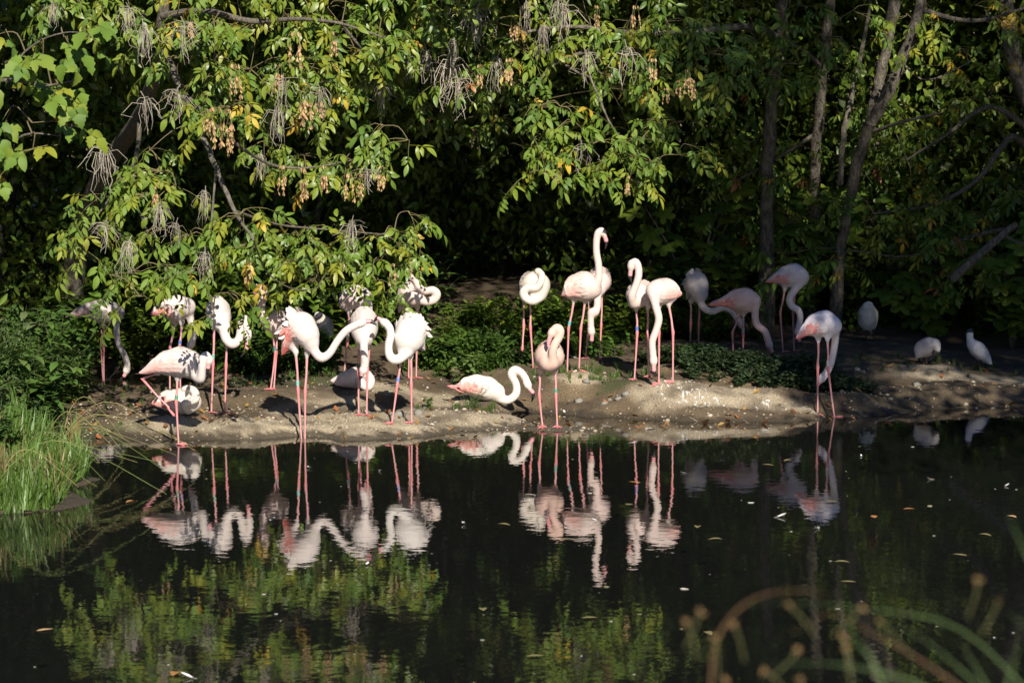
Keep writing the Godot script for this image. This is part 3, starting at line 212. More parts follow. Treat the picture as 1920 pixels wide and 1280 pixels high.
const REEDS := [
	[[[0.258,2.531,-3.600], [0.258,2.663,-3.600], [0.282,2.716,-3.600], [0.321,2.743,-3.600], [0.376,2.749,-3.600], [0.412,2.738,-3.600]], 1, 0.0048],
	[[[0.706,2.521,-3.700], [0.620,2.600,-3.700], [0.549,2.661,-3.700], [0.485,2.699,-3.700], [0.450,2.716,-3.700]], 0, 0.0060],
	[[[0.743,2.527,-3.900], [0.623,2.640,-3.900], [0.489,2.668,-3.900], [0.356,2.676,-3.900], [0.237,2.652,-3.900]], 0, 0.0050],
	[[[0.457,2.652,-3.400], [0.437,2.698,-3.400], [0.419,2.721,-3.400], [0.400,2.757,-3.400], [0.387,2.789,-3.400]], 0, 0.0080],
	[[[0.533,2.637,-3.500], [0.480,2.658,-3.500], [0.413,2.672,-3.500], [0.346,2.674,-3.500], [0.306,2.662,-3.500]], 0, 0.0060],
	[[[0.659,2.556,-3.800], [0.629,2.608,-3.800], [0.607,2.645,-3.800], [0.596,2.659,-3.800]], 0, 0.0060],
	[[[0.720,2.636,-3.600], [0.671,2.691,-3.600], [0.636,2.722,-3.600], [0.623,2.740,-3.600]], 0, 0.0050],
	[[[0.581,2.680,-3.300], [0.593,2.725,-3.300], [0.608,2.776,-3.300]], 0, 0.0060],
	[[[0.664,2.765,-3.500], [0.634,2.825,-3.500], [0.613,2.872,-3.500], [0.593,2.926,-3.500]], 0, 0.0060],
	[[[0.635,2.571,-3.700], [0.542,2.636,-3.700], [0.478,2.672,-3.700], [0.422,2.700,-3.700], [0.380,2.679,-3.700], [0.335,2.664,-3.700]], 1, 0.0040],
]
const REED_HEADS := [
	[0.224,2.709,-3.600], [0.241,2.720,-3.600], [0.285,2.704,-3.600], [0.260,2.688,-3.600], [0.368,2.670,-3.600], [0.448,2.726,-3.600], [0.430,2.674,-3.600], [0.598,2.762,-3.600],
	[0.624,2.734,-3.600], [0.325,2.644,-3.600], [0.356,2.729,-3.600], [0.274,2.632,-3.600], [0.370,2.632,-3.600], [0.472,2.709,-3.600], [0.426,2.688,-3.600],
]

var rng := RandomNumberGenerator.new()
var counts := {}
var fields: Array[FastNoiseLite] = []

# ---------------------------------------------------------------- mesh building
class Shape:
	var v := PackedVector3Array()
	var n := PackedVector3Array()
	var c := PackedColorArray()
	var i := PackedInt32Array()

	func point(p: Vector3, normal: Vector3, col: Color) -> int:
		v.append(p); n.append(normal); c.append(col)
		return v.size() - 1

	func tri(a: int, b: int, d: int) -> void:
		if (v[b] - v[a]).cross(v[d] - v[a]).dot(n[a] + n[b] + n[d]) > 0.0:
			i.append(a); i.append(d); i.append(b)
		else:
			i.append(a); i.append(b); i.append(d)

	func quad(a: int, b: int, d: int, e: int) -> void:
		tri(a, b, d); tri(a, d, e)

	func tube(pts: Array, radii: Array, sides: int, cols: Array, cap := true) -> void:
		var side := Vector3.ZERO
		var first := v.size()
		var m := pts.size()
		for k in m:
			var t: Vector3 = ((pts[mini(k + 1, m - 1)] as Vector3) - (pts[maxi(k - 1, 0)] as Vector3)).normalized()
			if k == 0:
				side = t.cross(Vector3.UP if absf(t.y) < 0.9 else Vector3.RIGHT).normalized()
			else:
				side = (side - t * side.dot(t)).normalized()
			var up := t.cross(side)
			for s in sides:
				var a := TAU * s / sides
				var d := side * cos(a) + up * sin(a)
				point(pts[k] + d * float(radii[k]), d, cols[mini(k, cols.size() - 1)])
		for k in m - 1:
			for s in sides:
				var a := first + k * sides + s
				var b := first + k * sides + (s + 1) % sides
				quad(a, b, b + sides, a + sides)
		if cap:
			for e in [0, m - 1]:
				var t: Vector3 = ((pts[e] as Vector3) - (pts[1 if e == 0 else m - 2] as Vector3)).normalized()
				var mid := point(pts[e] + t * float(radii[e]) * 0.5, t, cols[mini(e, cols.size() - 1)])
				for s in sides:
					tri(mid, first + e * sides + s, first + e * sides + (s + 1) % sides)

	# a thin pointed blade: leaf, feather or grass. along: direction, up: face normal
	func blade(base: Vector3, along: Vector3, up: Vector3, length: float, half: float, droop: float, prof: Array, col: Color, tipcol: Color, fold := 0.0) -> void:
		var side := along.cross(up).normalized()
		var m := prof.size()
		var prev := []
		var p := base
		var dir := along
		for k in m:
			var f := float(k) / (m - 1)
			if k > 0:
				dir = (dir - up * droop / (m - 1)).normalized()
				p += dir * length / (m - 1)
			var nn := side.cross(dir).normalized()
			if nn.dot(up) < 0.0:
				nn = -nn
			var cc := col.lerp(tipcol, f)
			var w: float = half * prof[k]
			var row := [point(p - side * w + nn * fold * w, (nn + side * fold * 0.8).normalized(), cc), point(p, nn, cc.lerp(tipcol, 0.1)), point(p + side * w + nn * fold * w, (nn - side * fold * 0.8).normalized(), cc)]
			if k > 0:
				quad(prev[0], prev[1], row[1], row[0])
				quad(prev[1], prev[2], row[2], row[1])
			prev = row

	func add(o: Shape, t: Transform3D, tint := Color.WHITE) -> void:
		var at := v.size()
		for k in o.v.size():
			v.append(t * o.v[k])
			n.append((t.basis * o.n[k]).normalized())
			c.append(o.c[k] * tint)
		for k in o.i:
			i.append(at + k)

	func mesh() -> ArrayMesh:
		var a := []
		a.resize(Mesh.ARRAY_MAX)
		a[Mesh.ARRAY_VERTEX] = v
		a[Mesh.ARRAY_NORMAL] = n
		a[Mesh.ARRAY_COLOR] = c
		a[Mesh.ARRAY_INDEX] = i
		var m := ArrayMesh.new()
		m.add_surface_from_arrays(Mesh.PRIMITIVE_TRIANGLES, a)
		return m


func numbered(called: String) -> String:
	counts[called] = int(counts.get(called, -1)) + 1
	return called if counts[called] == 0 else "%s_%03d" % [called, counts[called]]


func tag(o: Node3D, label: String, category: String, group := "") -> Node3D:
	o.set_meta("label", label)
	o.set_meta("category", category)
	if group:
		o.set_meta("group", group)
	return o


func thing(called: String, label: String, category: String, at := Vector3.ZERO, turn := 0.0, group := "") -> Node3D:
	var o := Node3D.new()
	o.name = numbered(called)
	add_child(o)
	o.position = at
	o.rotation.y = turn
	return tag(o, label, category, group)


func obj(called: String, mesh: Mesh, m: Material, parent: Node3D = null, kind := "") -> MeshInstance3D:
	var o := MeshInstance3D.new()
	o.mesh = mesh
	o.material_override = m
	if parent:
		o.name = called
		var k := 0
		while parent.has_node(NodePath(o.name)):
			var key := "%d/%s" % [parent.get_instance_id(), called]
			counts[key] = int(counts.get(key, 0)) + 1
			o.name = "%s_%03d" % [called, counts[key]]
			k += 1
		parent.add_child(o)
	else:
		o.name = numbered(called)
		add_child(o)
	if kind:
		o.set_meta("kind", kind)
	return o


func scatter(called: String, mesh: Mesh, m: Material, places: Array, cols: Array, parent: Node3D = null) -> MultiMeshInstance3D:
	var mm := MultiMesh.new()
	mm.transform_format = MultiMesh.TRANSFORM_3D
	mm.use_colors = true
	mm.mesh = mesh
	mm.instance_count = places.size()
	for k in places.size():
		mm.set_instance_transform(k, places[k])
		mm.set_instance_color(k, cols[k])
	var o := MultiMeshInstance3D.new()
	o.multimesh = mm
	o.material_override = m
	o.set_meta("kind", "stuff")
	if parent:
		o.name = called
		parent.add_child(o, true)
	else:
		o.name = numbered(called)
		add_child(o)
	return o


func mat(col: Color, rough := 0.8, vertex := true) -> StandardMaterial3D:
	var m := StandardMaterial3D.new()
	m.albedo_color = Color(col.r, col.g, col.b).linear_to_srgb()
	m.roughness = rough
	m.vertex_color_use_as_albedo = vertex
	m.cull_mode = BaseMaterial3D.CULL_DISABLED
	return m


func noise(freq: float, seed_: int, octaves := 4) -> FastNoiseLite:
	var f := FastNoiseLite.new()
	f.seed = seed_
	f.frequency = freq
	f.fractal_octaves = octaves
	return f


func noise_tex(freq: float, seed_: int, size := 512, normal := 0.0, lo := 0.7, hi := 1.0) -> NoiseTexture2D:
	var t := NoiseTexture2D.new()
	t.width = size
	t.height = size
	t.seamless = true
	t.noise = noise(freq, seed_)
	if normal > 0.0:
		t.as_normal_map = true
		t.bump_strength = normal
	else:
		var g := Gradient.new()
		g.set_color(0, Color(lo, lo, lo))
		g.set_color(1, Color(hi, hi, hi))
		t.color_ramp = g
	return t


func rf(a: float, b: float) -> float:
	return rng.randf_range(a, b)


func rv() -> Vector3:
	while true:
		var p := Vector3(rf(-1, 1), rf(-1, 1), rf(-1, 1))
		if p.length_squared() < 1.0:
			return p
	return Vector3.ZERO


func curve(pts: Array, per: int) -> Array:
	var o := []
	var m := pts.size()
	for k in m - 1:
		var a: Vector3 = pts[maxi(k - 1, 0)]
		var b: Vector3 = pts[k]
		var d: Vector3 = pts[k + 1]
		var e: Vector3 = pts[mini(k + 2, m - 1)]
		for s in per:
			o.append(b.cubic_interpolate(d, a, e, float(s) / per))
	o.append(pts[m - 1])
	return o


func looking(along: Vector3, up: Vector3, size := 1.0) -> Transform3D:
	var z := along.normalized()
	var x := up.cross(z)
	if x.length() < 0.01:
		x = Vector3.RIGHT.cross(z)
	x = x.normalized()
	return Transform3D(Basis(x * size, z.cross(x) * size, z * size), Vector3.ZERO)


# ---------------------------------------------------------------- ground
var coarse := PackedFloat32Array()
const CX := -9.0
const CZ := -46.0
const CSTEP := 0.2
const CW := 91
const CH := 136


func raw_height(x: float, z: float) -> float:
	var sum := 0.0
	var total := 0.0
	for g in GROUND:
		var dx: float = x - g[0]
		var dz: float = z - g[1]
		var d := dx * dx + dz * dz + 0.01
		var w := 1.0 / (d * d)
		sum += w * g[2]
		total += w
	return sum / total


func ground_y(x: float, z: float) -> float:
	var h := 0.0
	var fx := (x - CX) / CSTEP
	var fz := (z - CZ) / CSTEP
	if fx < 1.0 or fz < 1.0 or fx > CW - 3.0 or fz > CH - 3.0:
		h = raw_height(x, z)
	else:
		var ix := int(fx)
		var iz := int(fz)
		var tx := fx - ix
		var r := [0.0, 0.0, 0.0, 0.0]
		for k in 4:
			var o := (iz + k - 1) * CW + ix
			r[k] = cubic_interpolate(coarse[o], coarse[o + 1], coarse[o - 1], coarse[o + 2], tx)
		h = cubic_interpolate(r[1], r[2], r[0], r[3], fz - iz)
	return h + fields[0].get_noise_2d(x, z) * 0.03 + fields[1].get_noise_2d(x, z) * 0.02 + fields[4].get_noise_2d(x, z) * 0.007


func patch(x: float, z: float, cx: float, cz: float, rx: float, rz: float) -> float:
	var d := Vector2((x - cx) / rx, (z - cz) / rz).length() + fields[2].get_noise_2d(x, z) * 0.55
	return clampf((1.0 - d) * 3.0, 0.0, 1.0)


func ground_color(x: float, z: float, h: float) -> Color:
	var mud := Color(0.14, 0.10, 0.057)
	var sand := Color(0.55, 0.46, 0.32)
	var f := fields[2].get_noise_2d(x * 1.7, z * 1.7)
	var c := mud.lerp(Color(0.205, 0.15, 0.088), clampf(0.5 + f, 0.0, 1.0))
	var s := 0.0
	for p in [[-2.3, -27.2, 0.9, 0.6], [-0.2, -27.6, 1.2, 0.5], [-1.5, -27.6, 1.1, 1.0], [-0.3, -27.7, 1.0, 0.65], [-3.2, -27.2, 0.6, 0.35], [1.9, -28.9, 0.75, 0.4], [2.6, -28.7, 0.9, 0.2], [0.75, -29.6, 0.35, 0.3], [4.9, -30.6, 0.9, 0.35], [-1.0, -28.9, 0.9, 0.4]]:
		s = maxf(s, patch(x, z, p[0], p[1], p[2], p[3]))
	c = c.lerp(sand, s * 0.9)
	for p in [[0.6, -30.0, 0.5, 0.3], [-2.7, -29.6, 0.6, 0.3], [-1.9, -29.2, 0.4, 0.25], [1.1, -29.3, 0.3, 0.2], [-4.2, -27.0, 0.6, 0.4]]:
		c = c.lerp(Color(0.075, 0.095, 0.028), patch(x, z, p[0], p[1], p[2], p[3]) * 0.8)
	c = c.lerp(Color(0.085, 0.06, 0.036), clampf(fields[3].get_noise_2d(x * 6.0, z * 6.0) * 2.0, 0.0, 0.7))
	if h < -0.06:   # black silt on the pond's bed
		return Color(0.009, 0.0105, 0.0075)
	# soaked, ragged strip along the waterline
	if h + fields[1].get_noise_2d(x * 1.6, z * 1.6) * 0.03 < 0.04:
		c = c.lerp(Color(0.055, 0.042, 0.024), 0.85)
	return c


func build_ground() -> void:
	fields = [noise(0.9, 3), noise(3.5, 7), noise(1.1, 11), noise(0.25, 13), noise(9.0, 17)]
	coarse.resize(CW * CH)
	for k in CH:
		for j in CW:
			coarse[k * CW + j] = raw_height(CX + j * CSTEP, CZ + k * CSTEP)
	var xs := [-220.0, -120.0, -70.0, -45.0, -30.0, -22.0, -17.0, -13.0, -11.0, -9.5, -8.5, -7.5]
	var x := -7.0
	while x < 7.01:
		xs.append(x)
		x += 0.055
	xs += [7.5, 8.5, 9.5, 11.0, 13.0, 17.0, 22.0, 30.0, 45.0, 70.0, 120.0, 220.0]
	var zs := [-240.0, -150.0, -100.0, -75.0, -60.0, -52.0, -47.0, -44.0, -41.0, -39.0, -37.5, -36.5, -35.8]
	var z := -35.3
	while z < -25.0:
		zs.append(z)
		z += 0.055
	while z < -19.0:
		zs.append(z)
		z += 0.12
	zs += [-18.5, -17.5, -16.0, -14.0, -12.0, -10.0, -8.0, -6.5, -5.5, -4.8, -4.2, -3.6, -3.0, -2.0, 0.0, 3.0, 8.0, 16.0, 30.0, 60.0, 120.0, 220.0]
	var w := xs.size()
	var s := Shape.new()
	for zz in zs:
		for xx in xs:
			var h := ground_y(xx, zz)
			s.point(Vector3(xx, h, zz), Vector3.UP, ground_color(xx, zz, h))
	for k in zs.size() - 1:
		for j in w - 1:
			var a := k * w + j
			s.quad(a, a + 1, a + w + 1, a + w)
	for k in zs.size():
		for j in w:
			var a := k * w + j
			var l := s.v[k * w + maxi(j - 1, 0)]
			var r := s.v[k * w + mini(j + 1, w - 1)]
			var u := s.v[maxi(k - 1, 0) * w + j]
			var d := s.v[mini(k + 1, zs.size() - 1) * w + j]
			s.n[a] = (d - u).cross(r - l).normalized()
	var m := mat(Color.WHITE, 0.9)
	m.albedo_texture = noise_tex(0.045, 21, 1024, 0.0, 0.5, 1.3)
	m.uv1_triplanar = true
	m.uv1_world_triplanar = true
	m.uv1_scale = Vector3.ONE * 0.9
	m.normal_enabled = true
	m.normal_texture = noise_tex(0.09, 22, 1024, 14.0)
	m.normal_scale = 1.2
	obj("ground", s.mesh(), m, null, "structure")


func build_water() -> void:
	var s := Shape.new()
	var a := s.point(Vector3(-60, 0, 2.5), Vector3.UP, Color.WHITE)
	s.point(Vector3(60, 0, 2.5), Vector3.UP, Color.WHITE)
	s.point(Vector3(60, 0, -36), Vector3.UP, Color.WHITE)
	s.point(Vector3(-60, 0, -36), Vector3.UP, Color.WHITE)
	s.quad(a, a + 1, a + 2, a + 3)
	var m := mat(Color(0.0028, 0.0038, 0.0028), 0.0, false)
	m.transparency = BaseMaterial3D.TRANSPARENCY_ALPHA
	m.albedo_color.a = 0.5   # murky: half of what lies under it is lost
	m.normal_enabled = true
	m.normal_texture = noise_tex(0.014, 31, 1024, 6.0)
	m.normal_scale = 0.024
	m.uv1_triplanar = true
	m.uv1_world_triplanar = true
	m.uv1_scale = Vector3(0.3, 0.3, 0.3)
	obj("water", s.mesh(), m, null, "structure")


# ---------------------------------------------------------------- birds
# joins round cones [a, b, ra, rb] smoothly on a grid and meshes the result as surface nets
func blend(s: Shape, prims: Array, cell: float, k: float, tint: Callable) -> void:
	var lo := Vector3.INF
	var hi := -Vector3.INF
	for p in prims:
		var r := Vector3.ONE * (maxf(p[2], p[3]) + cell * 2.0)
		lo = lo.min((p[0] as Vector3).min(p[1]) - r)
		hi = hi.max((p[0] as Vector3).max(p[1]) + r)
	var nx := int((hi.x - lo.x) / cell) + 2
	var ny := int((hi.y - lo.y) / cell) + 2
	var nz := int((hi.z - lo.z) / cell) + 2
	var f := PackedFloat32Array()
	f.resize(nx * ny * nz)
	for p in prims:
		var a: Vector3 = p[0]
		var b: Vector3 = p[1]
		var ra: float = p[2]
		var rb: float = p[3]
		var ab := b - a
		var inv := 1.0 / maxf(ab.length_squared(), 1e-9)
		var reach := Vector3.ONE * (maxf(ra, rb) + k * 3.2)
		var i0 := Vector3i(((a.min(b) - reach - lo) / cell).floor()).clamp(Vector3i.ZERO, Vector3i(nx - 1, ny - 1, nz - 1))
		var i1 := Vector3i(((a.max(b) + reach - lo) / cell).ceil()).clamp(Vector3i.ZERO, Vector3i(nx - 1, ny - 1, nz - 1))
		for z in range(i0.z, i1.z + 1):
			for y in range(i0.y, i1.y + 1):
				var row := (z * ny + y) * nx
				var q := lo + Vector3(i0.x, y, z) * cell - a
				for x in range(i0.x, i1.x + 1):
					var t := clampf(q.dot(ab) * inv, 0.0, 1.0)
					var e := ((q - ab * t).length() - ra - (rb - ra) * t) / k
					if e < 3.2:
						f[row + x] += exp(-maxf(e, -20.0))
					q.x += cell
	var made := {}
	var strides := [1, nx, nx * ny]
	for z in range(1, nz - 1):
		for y in range(1, ny - 1):
			var row := (z * ny + y) * nx
			for x in range(1, nx - 1):
				var g := row + x
				if f[g] <= 1.0:
					continue
				for axis in 3:
					for way: int in [1, -1]:
						if f[g + strides[axis] * way] > 1.0:
							continue
						# the four cells round this edge, named by their lowest corner
						var low: int = g if way == 1 else g - strides[axis]
						var u: int = strides[(axis + 1) % 3]
						var w: int = strides[(axis + 2) % 3]
						var ids := [0, 0, 0, 0]
						var n4 := 0
						for cell_at: int in [low, low - u, low - u - w, low - w]:
							if not made.has(cell_at):
								made[cell_at] = net_point(s, f, cell_at, nx, ny, lo, cell, k, tint)
							ids[n4] = made[cell_at]
							n4 += 1
						s.quad(ids[0], ids[1], ids[2], ids[3])


func net_point(s: Shape, f: PackedFloat32Array, at: int, nx: int, ny: int, lo: Vector3, cell: float, k: float, tint: Callable) -> int:
	var d := PackedFloat32Array()
	d.resize(8)
	for c in 8:
		var g := f[at + (c & 1) + ((c >> 1) & 1) * nx + (c >> 2) * nx * ny]
		d[c] = -k * log(maxf(g, 0.02))
	var sum := Vector3.ZERO
	var m := 0
	for c in 8:
		for axis in 3:
			if c & (1 << axis):
				continue
			var e := c | (1 << axis)
			if (d[c] < 0.0) != (d[e] < 0.0):
				var t := d[c] / (d[c] - d[e])
				var p := Vector3(c & 1, (c >> 1) & 1, c >> 2)
				p[axis] += t
				sum += p
				m += 1
	var grad := Vector3(d[1] + d[3] + d[5] + d[7] - d[0] - d[2] - d[4] - d[6], d[2] + d[3] + d[6] + d[7] - d[0] - d[1] - d[4] - d[5], d[4] + d[5] + d[6] + d[7] - d[0] - d[1] - d[2] - d[3])
	var iz := at / (nx * ny)
	var iy := (at / nx) % ny
	var p := lo + (Vector3(at % nx, iy, iz) + sum / maxi(m, 1)) * cell
	return s.point(p, grad.normalized(), tint.call(p))


func vec(a: Array, k: int) -> Vector3:
	return Vector3(a[k], a[k + 1], a[k + 2]) * 0.001


func lin(a: Array) -> Color:
	return Color(a[0], a[1], a[2])


var M := {}

func build_bird(d: Dictionary) -> void:
	var sort: String = d.get("sort", "flamingo")
	var flamingo := sort == "flamingo"
	var base := Vector3(d.at[0], d.at[1], d.at[2])
	base.y = ground_y(base.x, base.z)
	var shift: float = d.at[1] - base.y   # the listed heights count from the listed ground
	var t := thing(sort, d.label, {"flamingo": "flamingo", "ibis": "ibis", "stork": "stork"}[sort], base)
	var lift := Vector3(0, shift * 0.6, 0)
	var tone := lin(d.tint)
	var body := []
	var rad := []
	for k in range(0, d.body.size(), 4):
		body.append(vec(d.body, k) + lift)
		rad.append(d.body[k + 3] * 0.001)
	var tail := vec(d.tail, 0) + lift
	var prims := []
	for k in body.size() - 1:
		prims.append([body[k], body[k + 1], rad[k], rad[k + 1]])
	var last: int = body.size() - 1
	prims.append([body[last], body[last].lerp(tail, 0.8), rad[last], 0.016])
	var head_prims := []
	var neck := []
	var size := 1.0 if flamingo else 0.8
	if d.has("neck"):
		for k in range(0, d.neck.size(), 3):
			neck.append(vec(d.neck, k) + lift)
		var head := vec(d.head, 0) + lift
		var chest: Vector3 = body[0]
		var path := [chest] + neck + [head]
		var fine := curve(path, 4)
		var m := fine.size()
		for k in m - 1:
			var f0 := float(k) / (m - 1)
			var f1 := float(k + 1) / (m - 1)
			var r0 := lerpf(0.028, 0.023, f0) * size + 0.026 * exp(-f0 * 7.0)
			var r1 := lerpf(0.028, 0.023, f1) * size + 0.026 * exp(-f1 * 7.0)
			prims.append([fine[k], fine[k + 1], r0, r1])
			if k >= m - 4:
				head_prims.append([fine[k], fine[k + 1], r0, r1])
		var to: Vector3 = head - (neck[neck.size() - 1] as Vector3)
		var beak := to.normalized() * 0.04
		if d.has("bill"):
			beak = (vec(d.bill, 0) + lift - head)
		head_prims.append([head - beak * 0.25, head + beak * 0.3, 0.036 * size, 0.035 * size])
		head_prims.append([head + beak * 0.3, head + beak * 0.95, 0.033 * size, 0.021 * size])
	# thighs
	var legs: Array = d.get("legs", [])
	for l in legs:
		if l.size() > 9 and flamingo and absf(vec(l, 6).y) < 0.06 and absf(vec(l, 0).y) < 0.2:
			continue
		var hip := vec(l, 0) + lift
		var ankle := vec(l, 3) + lift
		var best: Vector3 = body[0]
		for b: Vector3 in body:
			if b.distance_to(hip) < best.distance_to(hip):
				best = b
		prims.append([hip.lerp(best, 0.55), hip, 0.06 * size, 0.022 * size])
		prims.append([hip, hip.lerp(ankle, 0.16), 0.022 * size, 0.012 * size])
	var fields_: FastNoiseLite = fields[1]
	var axis: Vector3 = (tail - (body[0] as Vector3))
	var span := axis.length()
	axis = axis / span
	var coral_amt: float = d.get("coral", 0.0)
	var b0: Vector3 = body[0]
	var paint := func(p: Vector3) -> Color:
		var g := 0.97 + 0.12 * fields_.get_noise_3d(p.x * 9.0, p.y * 9.0, p.z * 9.0)
		var c := tone * g
		var f := (p - b0).dot(axis) / span
		if coral_amt > 0.0 and f > 0.72:
			c = c.lerp(Color(0.64, 0.22, 0.18), clampf((f - 0.72) * 3.0, 0.0, 0.75) * coral_amt)
		if sort == "stork" and p.distance_to(neck[1]) < 0.09:
			c = Color(0.5, 0.48, 0.42)
		return c
	var s := Shape.new()
	blend(s, prims, 0.0125, 0.011, paint)
	if d.has("neck"):
		var headtone := tone
		if sort == "ibis":
			headtone = Color(0.05, 0.045, 0.045)
		blend(s, head_prims, 0.0065, 0.008, func(_p: Vector3) -> Color: return headtone)
	obj("body", s.mesh(), M.feather, t)
	feathers(t, d, body, rad, tail, tone, coral_amt, prims)
	if d.has("bill"):
		var pts := []
		for k in range(0, d.bill.size(), 3):
			pts.append(vec(d.bill, k) + lift)
		var head2 := vec(d.head, 0) + lift
		pts.push_front(head2.lerp(pts[0], 0.75))
		var fine := curve(pts, 4)
		var m := fine.size()
		var rr := []
		var cc := []
		for k in m:
			var f := float(k) / (m - 1)
			if flamingo:
				rr.append(lerpf(0.024, 0.021, f) if f < 0.65 else lerpf(0.021, 0.005, (f - 0.65) / 0.35))
				cc.append(Color(0.70, 0.30, 0.31) if f < 0.66 else Color(0.012, 0.011, 0.011) if not d.has("pinkbill") else Color(0.66, 0.26, 0.28))
			else:
				rr.append(lerpf(0.013, 0.004, f))
				cc.append(Color(0.03, 0.027, 0.027))
		var bs := Shape.new()
		bs.tube(fine, rr, 8, cc)
		obj("bill", bs.mesh(), M.bill, t)
		var fwd: Vector3 = ((pts[1] as Vector3) - head2).normalized()
		var sideways := fwd.cross(Vector3.UP).normalized()
		if sideways.length() < 0.5:
			sideways = Vector3.RIGHT
		for q in [-1.0, 1.0]:
			var es := Shape.new()
			var e0: Vector3 = head2 + fwd * 0.014 + sideways * q * 0.031 * size
			es.tube([e0 - sideways * q * 0.006, e0, e0 + sideways * q * 0.004], [0.007, 0.007, 0.003], 6, [Color(0.5, 0.42, 0.15), Color(0.5, 0.42, 0.15), Color(0.01, 0.01, 0.01)])
			obj("eye", es.mesh(), M.bill, t)
	var skin := Color(0.54, 0.27, 0.27) if flamingo else Color(0.035, 0.03, 0.03)
	if sort == "stork":
		skin = Color(0.22, 0.06, 0.06)
	var face := -axis
	face.y = 0.0
	if face.length() < 0.25:
		face = Vector3(0.3, 0, 1)
	face = face.normalized()
	for li in legs.size():
		var l: Array = legs[li]
		var hip := vec(l, 0) + lift
		var ankle := vec(l, 3) + lift
		var foot := vec(l, 6)
		var raised: bool = l.size() > 9
		if not raised:
			foot.y = ground_y(base.x + foot.x, base.z + foot.z) - base.y + 0.006
		var k1 := ankle + (hip - ankle).normalized() * 0.04
		var k2 := ankle + (foot - ankle).normalized() * 0.04
		var w := 0.85 if d.has("thin") else 1.0
		w *= size
		var ls := Shape.new()
		var red := skin * Color(1.02, 0.70, 0.72)
		var bend := hip.lerp(ankle, 0.55) + Vector3(0.004, 0, 0.003)
		ls.tube([hip + (hip - ankle).normalized() * 0.03, hip.lerp(ankle, 0.1), bend, k1, ankle, k2, ankle.lerp(foot, 0.6), foot + Vector3(0, 0.018, 0), foot], [0.013 * w, 0.0135 * w, 0.0105 * w, 0.0125 * w, 0.018 * w, 0.013 * w, 0.0085 * w, 0.009 * w, 0.0115 * w], 8, [skin, skin, skin, skin, red, red, skin, skin, red])
		var leg := obj("leg", ls.mesh(), M.skin, t)
		var fs := Shape.new()
		var ahead := face
		var flat := Vector3.UP
		if raised:
			ahead = (foot - ankle).normalized()
			flat = ahead.cross(Vector3.RIGHT if absf(ahead.x) < 0.8 else Vector3.BACK).normalized()
		webbed(fs, foot, ahead, flat, 0.088 * size, red if flamingo else skin, raised, base, flamingo)
		obj("foot", fs.mesh(), M.skin, leg)
		if d.has("ring") and int(d.ring[0]) == li:
			var p := hip.lerp(ankle, 0.82)
			var up := (hip - ankle).normalized() * 0.021
			var rs := Shape.new()
			var col := Color(d.ring[2], d.ring[3], d.ring[4]).srgb_to_linear().lerp(Color(0.35, 0.35, 0.35), 0.25)
			rs.tube([p - up, p - up * 0.9, p + up * 0.9, p + up], [0.013, 0.0165, 0.0165, 0.013], 10, [col])
			# a few dark code marks pressed into the plastic
			for q in 3:
				var a := p + up * (0.45 - 0.45 * q)
				rs.tube([a - up * 0.08, a + up * 0.08], [0.0169, 0.0169], 10, [col * 0.35], false)
			obj("leg_ring", rs.mesh(), M.bill, leg)


func webbed(s: Shape, foot: Vector3, ahead: Vector3, flat: Vector3, length: float, col: Color, raised: bool, base: Vector3, web: bool) -> void:
	var tips := []
	for q in [-1, 0, 1]:
		var dir := ahead.rotated(flat, q * (0.12 if raised else 0.62))
		var tip := foot + dir * length * (1.0 if q == 0 else 0.88)
		if not raised:
			tip.y = ground_y(base.x + tip.x, base.z + tip.z) - base.y + 0.006
		tips.append(tip)
		s.tube([foot, foot.lerp(tip, 0.5) + flat * 0.004, tip], [0.009, 0.0075, 0.004], 6, [col])
	if web:
		for q in 2:
			var a := s.point(foot + flat * 0.004, flat, col)
			var b := s.point(foot.lerp(tips[q], 0.92) + flat * 0.002, flat, col)
			var e := s.point(foot.lerp(((tips[q] as Vector3) + tips[q + 1]) * 0.5, 0.82) + flat * 0.001, flat, col)
			var g := s.point(foot.lerp(tips[q + 1], 0.92) + flat * 0.002, flat, col)
			s.quad(a, b, e, g)
	var heel := foot - ahead * length * 0.28
	s.tube([foot, heel], [0.007, 0.003], 5, [col])


# how far along out from p the blended skin lies
func skin_reach(p: Vector3, out: Vector3, r0: float, prims: Array) -> float:
	var r := r0 * 0.95
	for step in 9:
		var q := p + out * r
		var sum := 0.0
		for c in prims:
			var a: Vector3 = c[0]
			var ab: Vector3 = (c[1] as Vector3) - a
			var f := clampf((q - a).dot(ab) / maxf(ab.length_squared(), 1e-9), 0.0, 1.0)
			sum += exp(-((q - a - ab * f).length() - c[2] - (c[3] - c[2]) * f) / 0.011)
		var d := -0.011 * log(maxf(sum, 1e-6))
		if d > -0.0005:
			break
		r -= d * 0.9
	return r


const ROUND := [0.35, 0.85, 1.0, 0.98, 0.8, 0.2]
const PLUME := [0.35, 0.9, 1.0, 0.85, 0.5, 0.06]

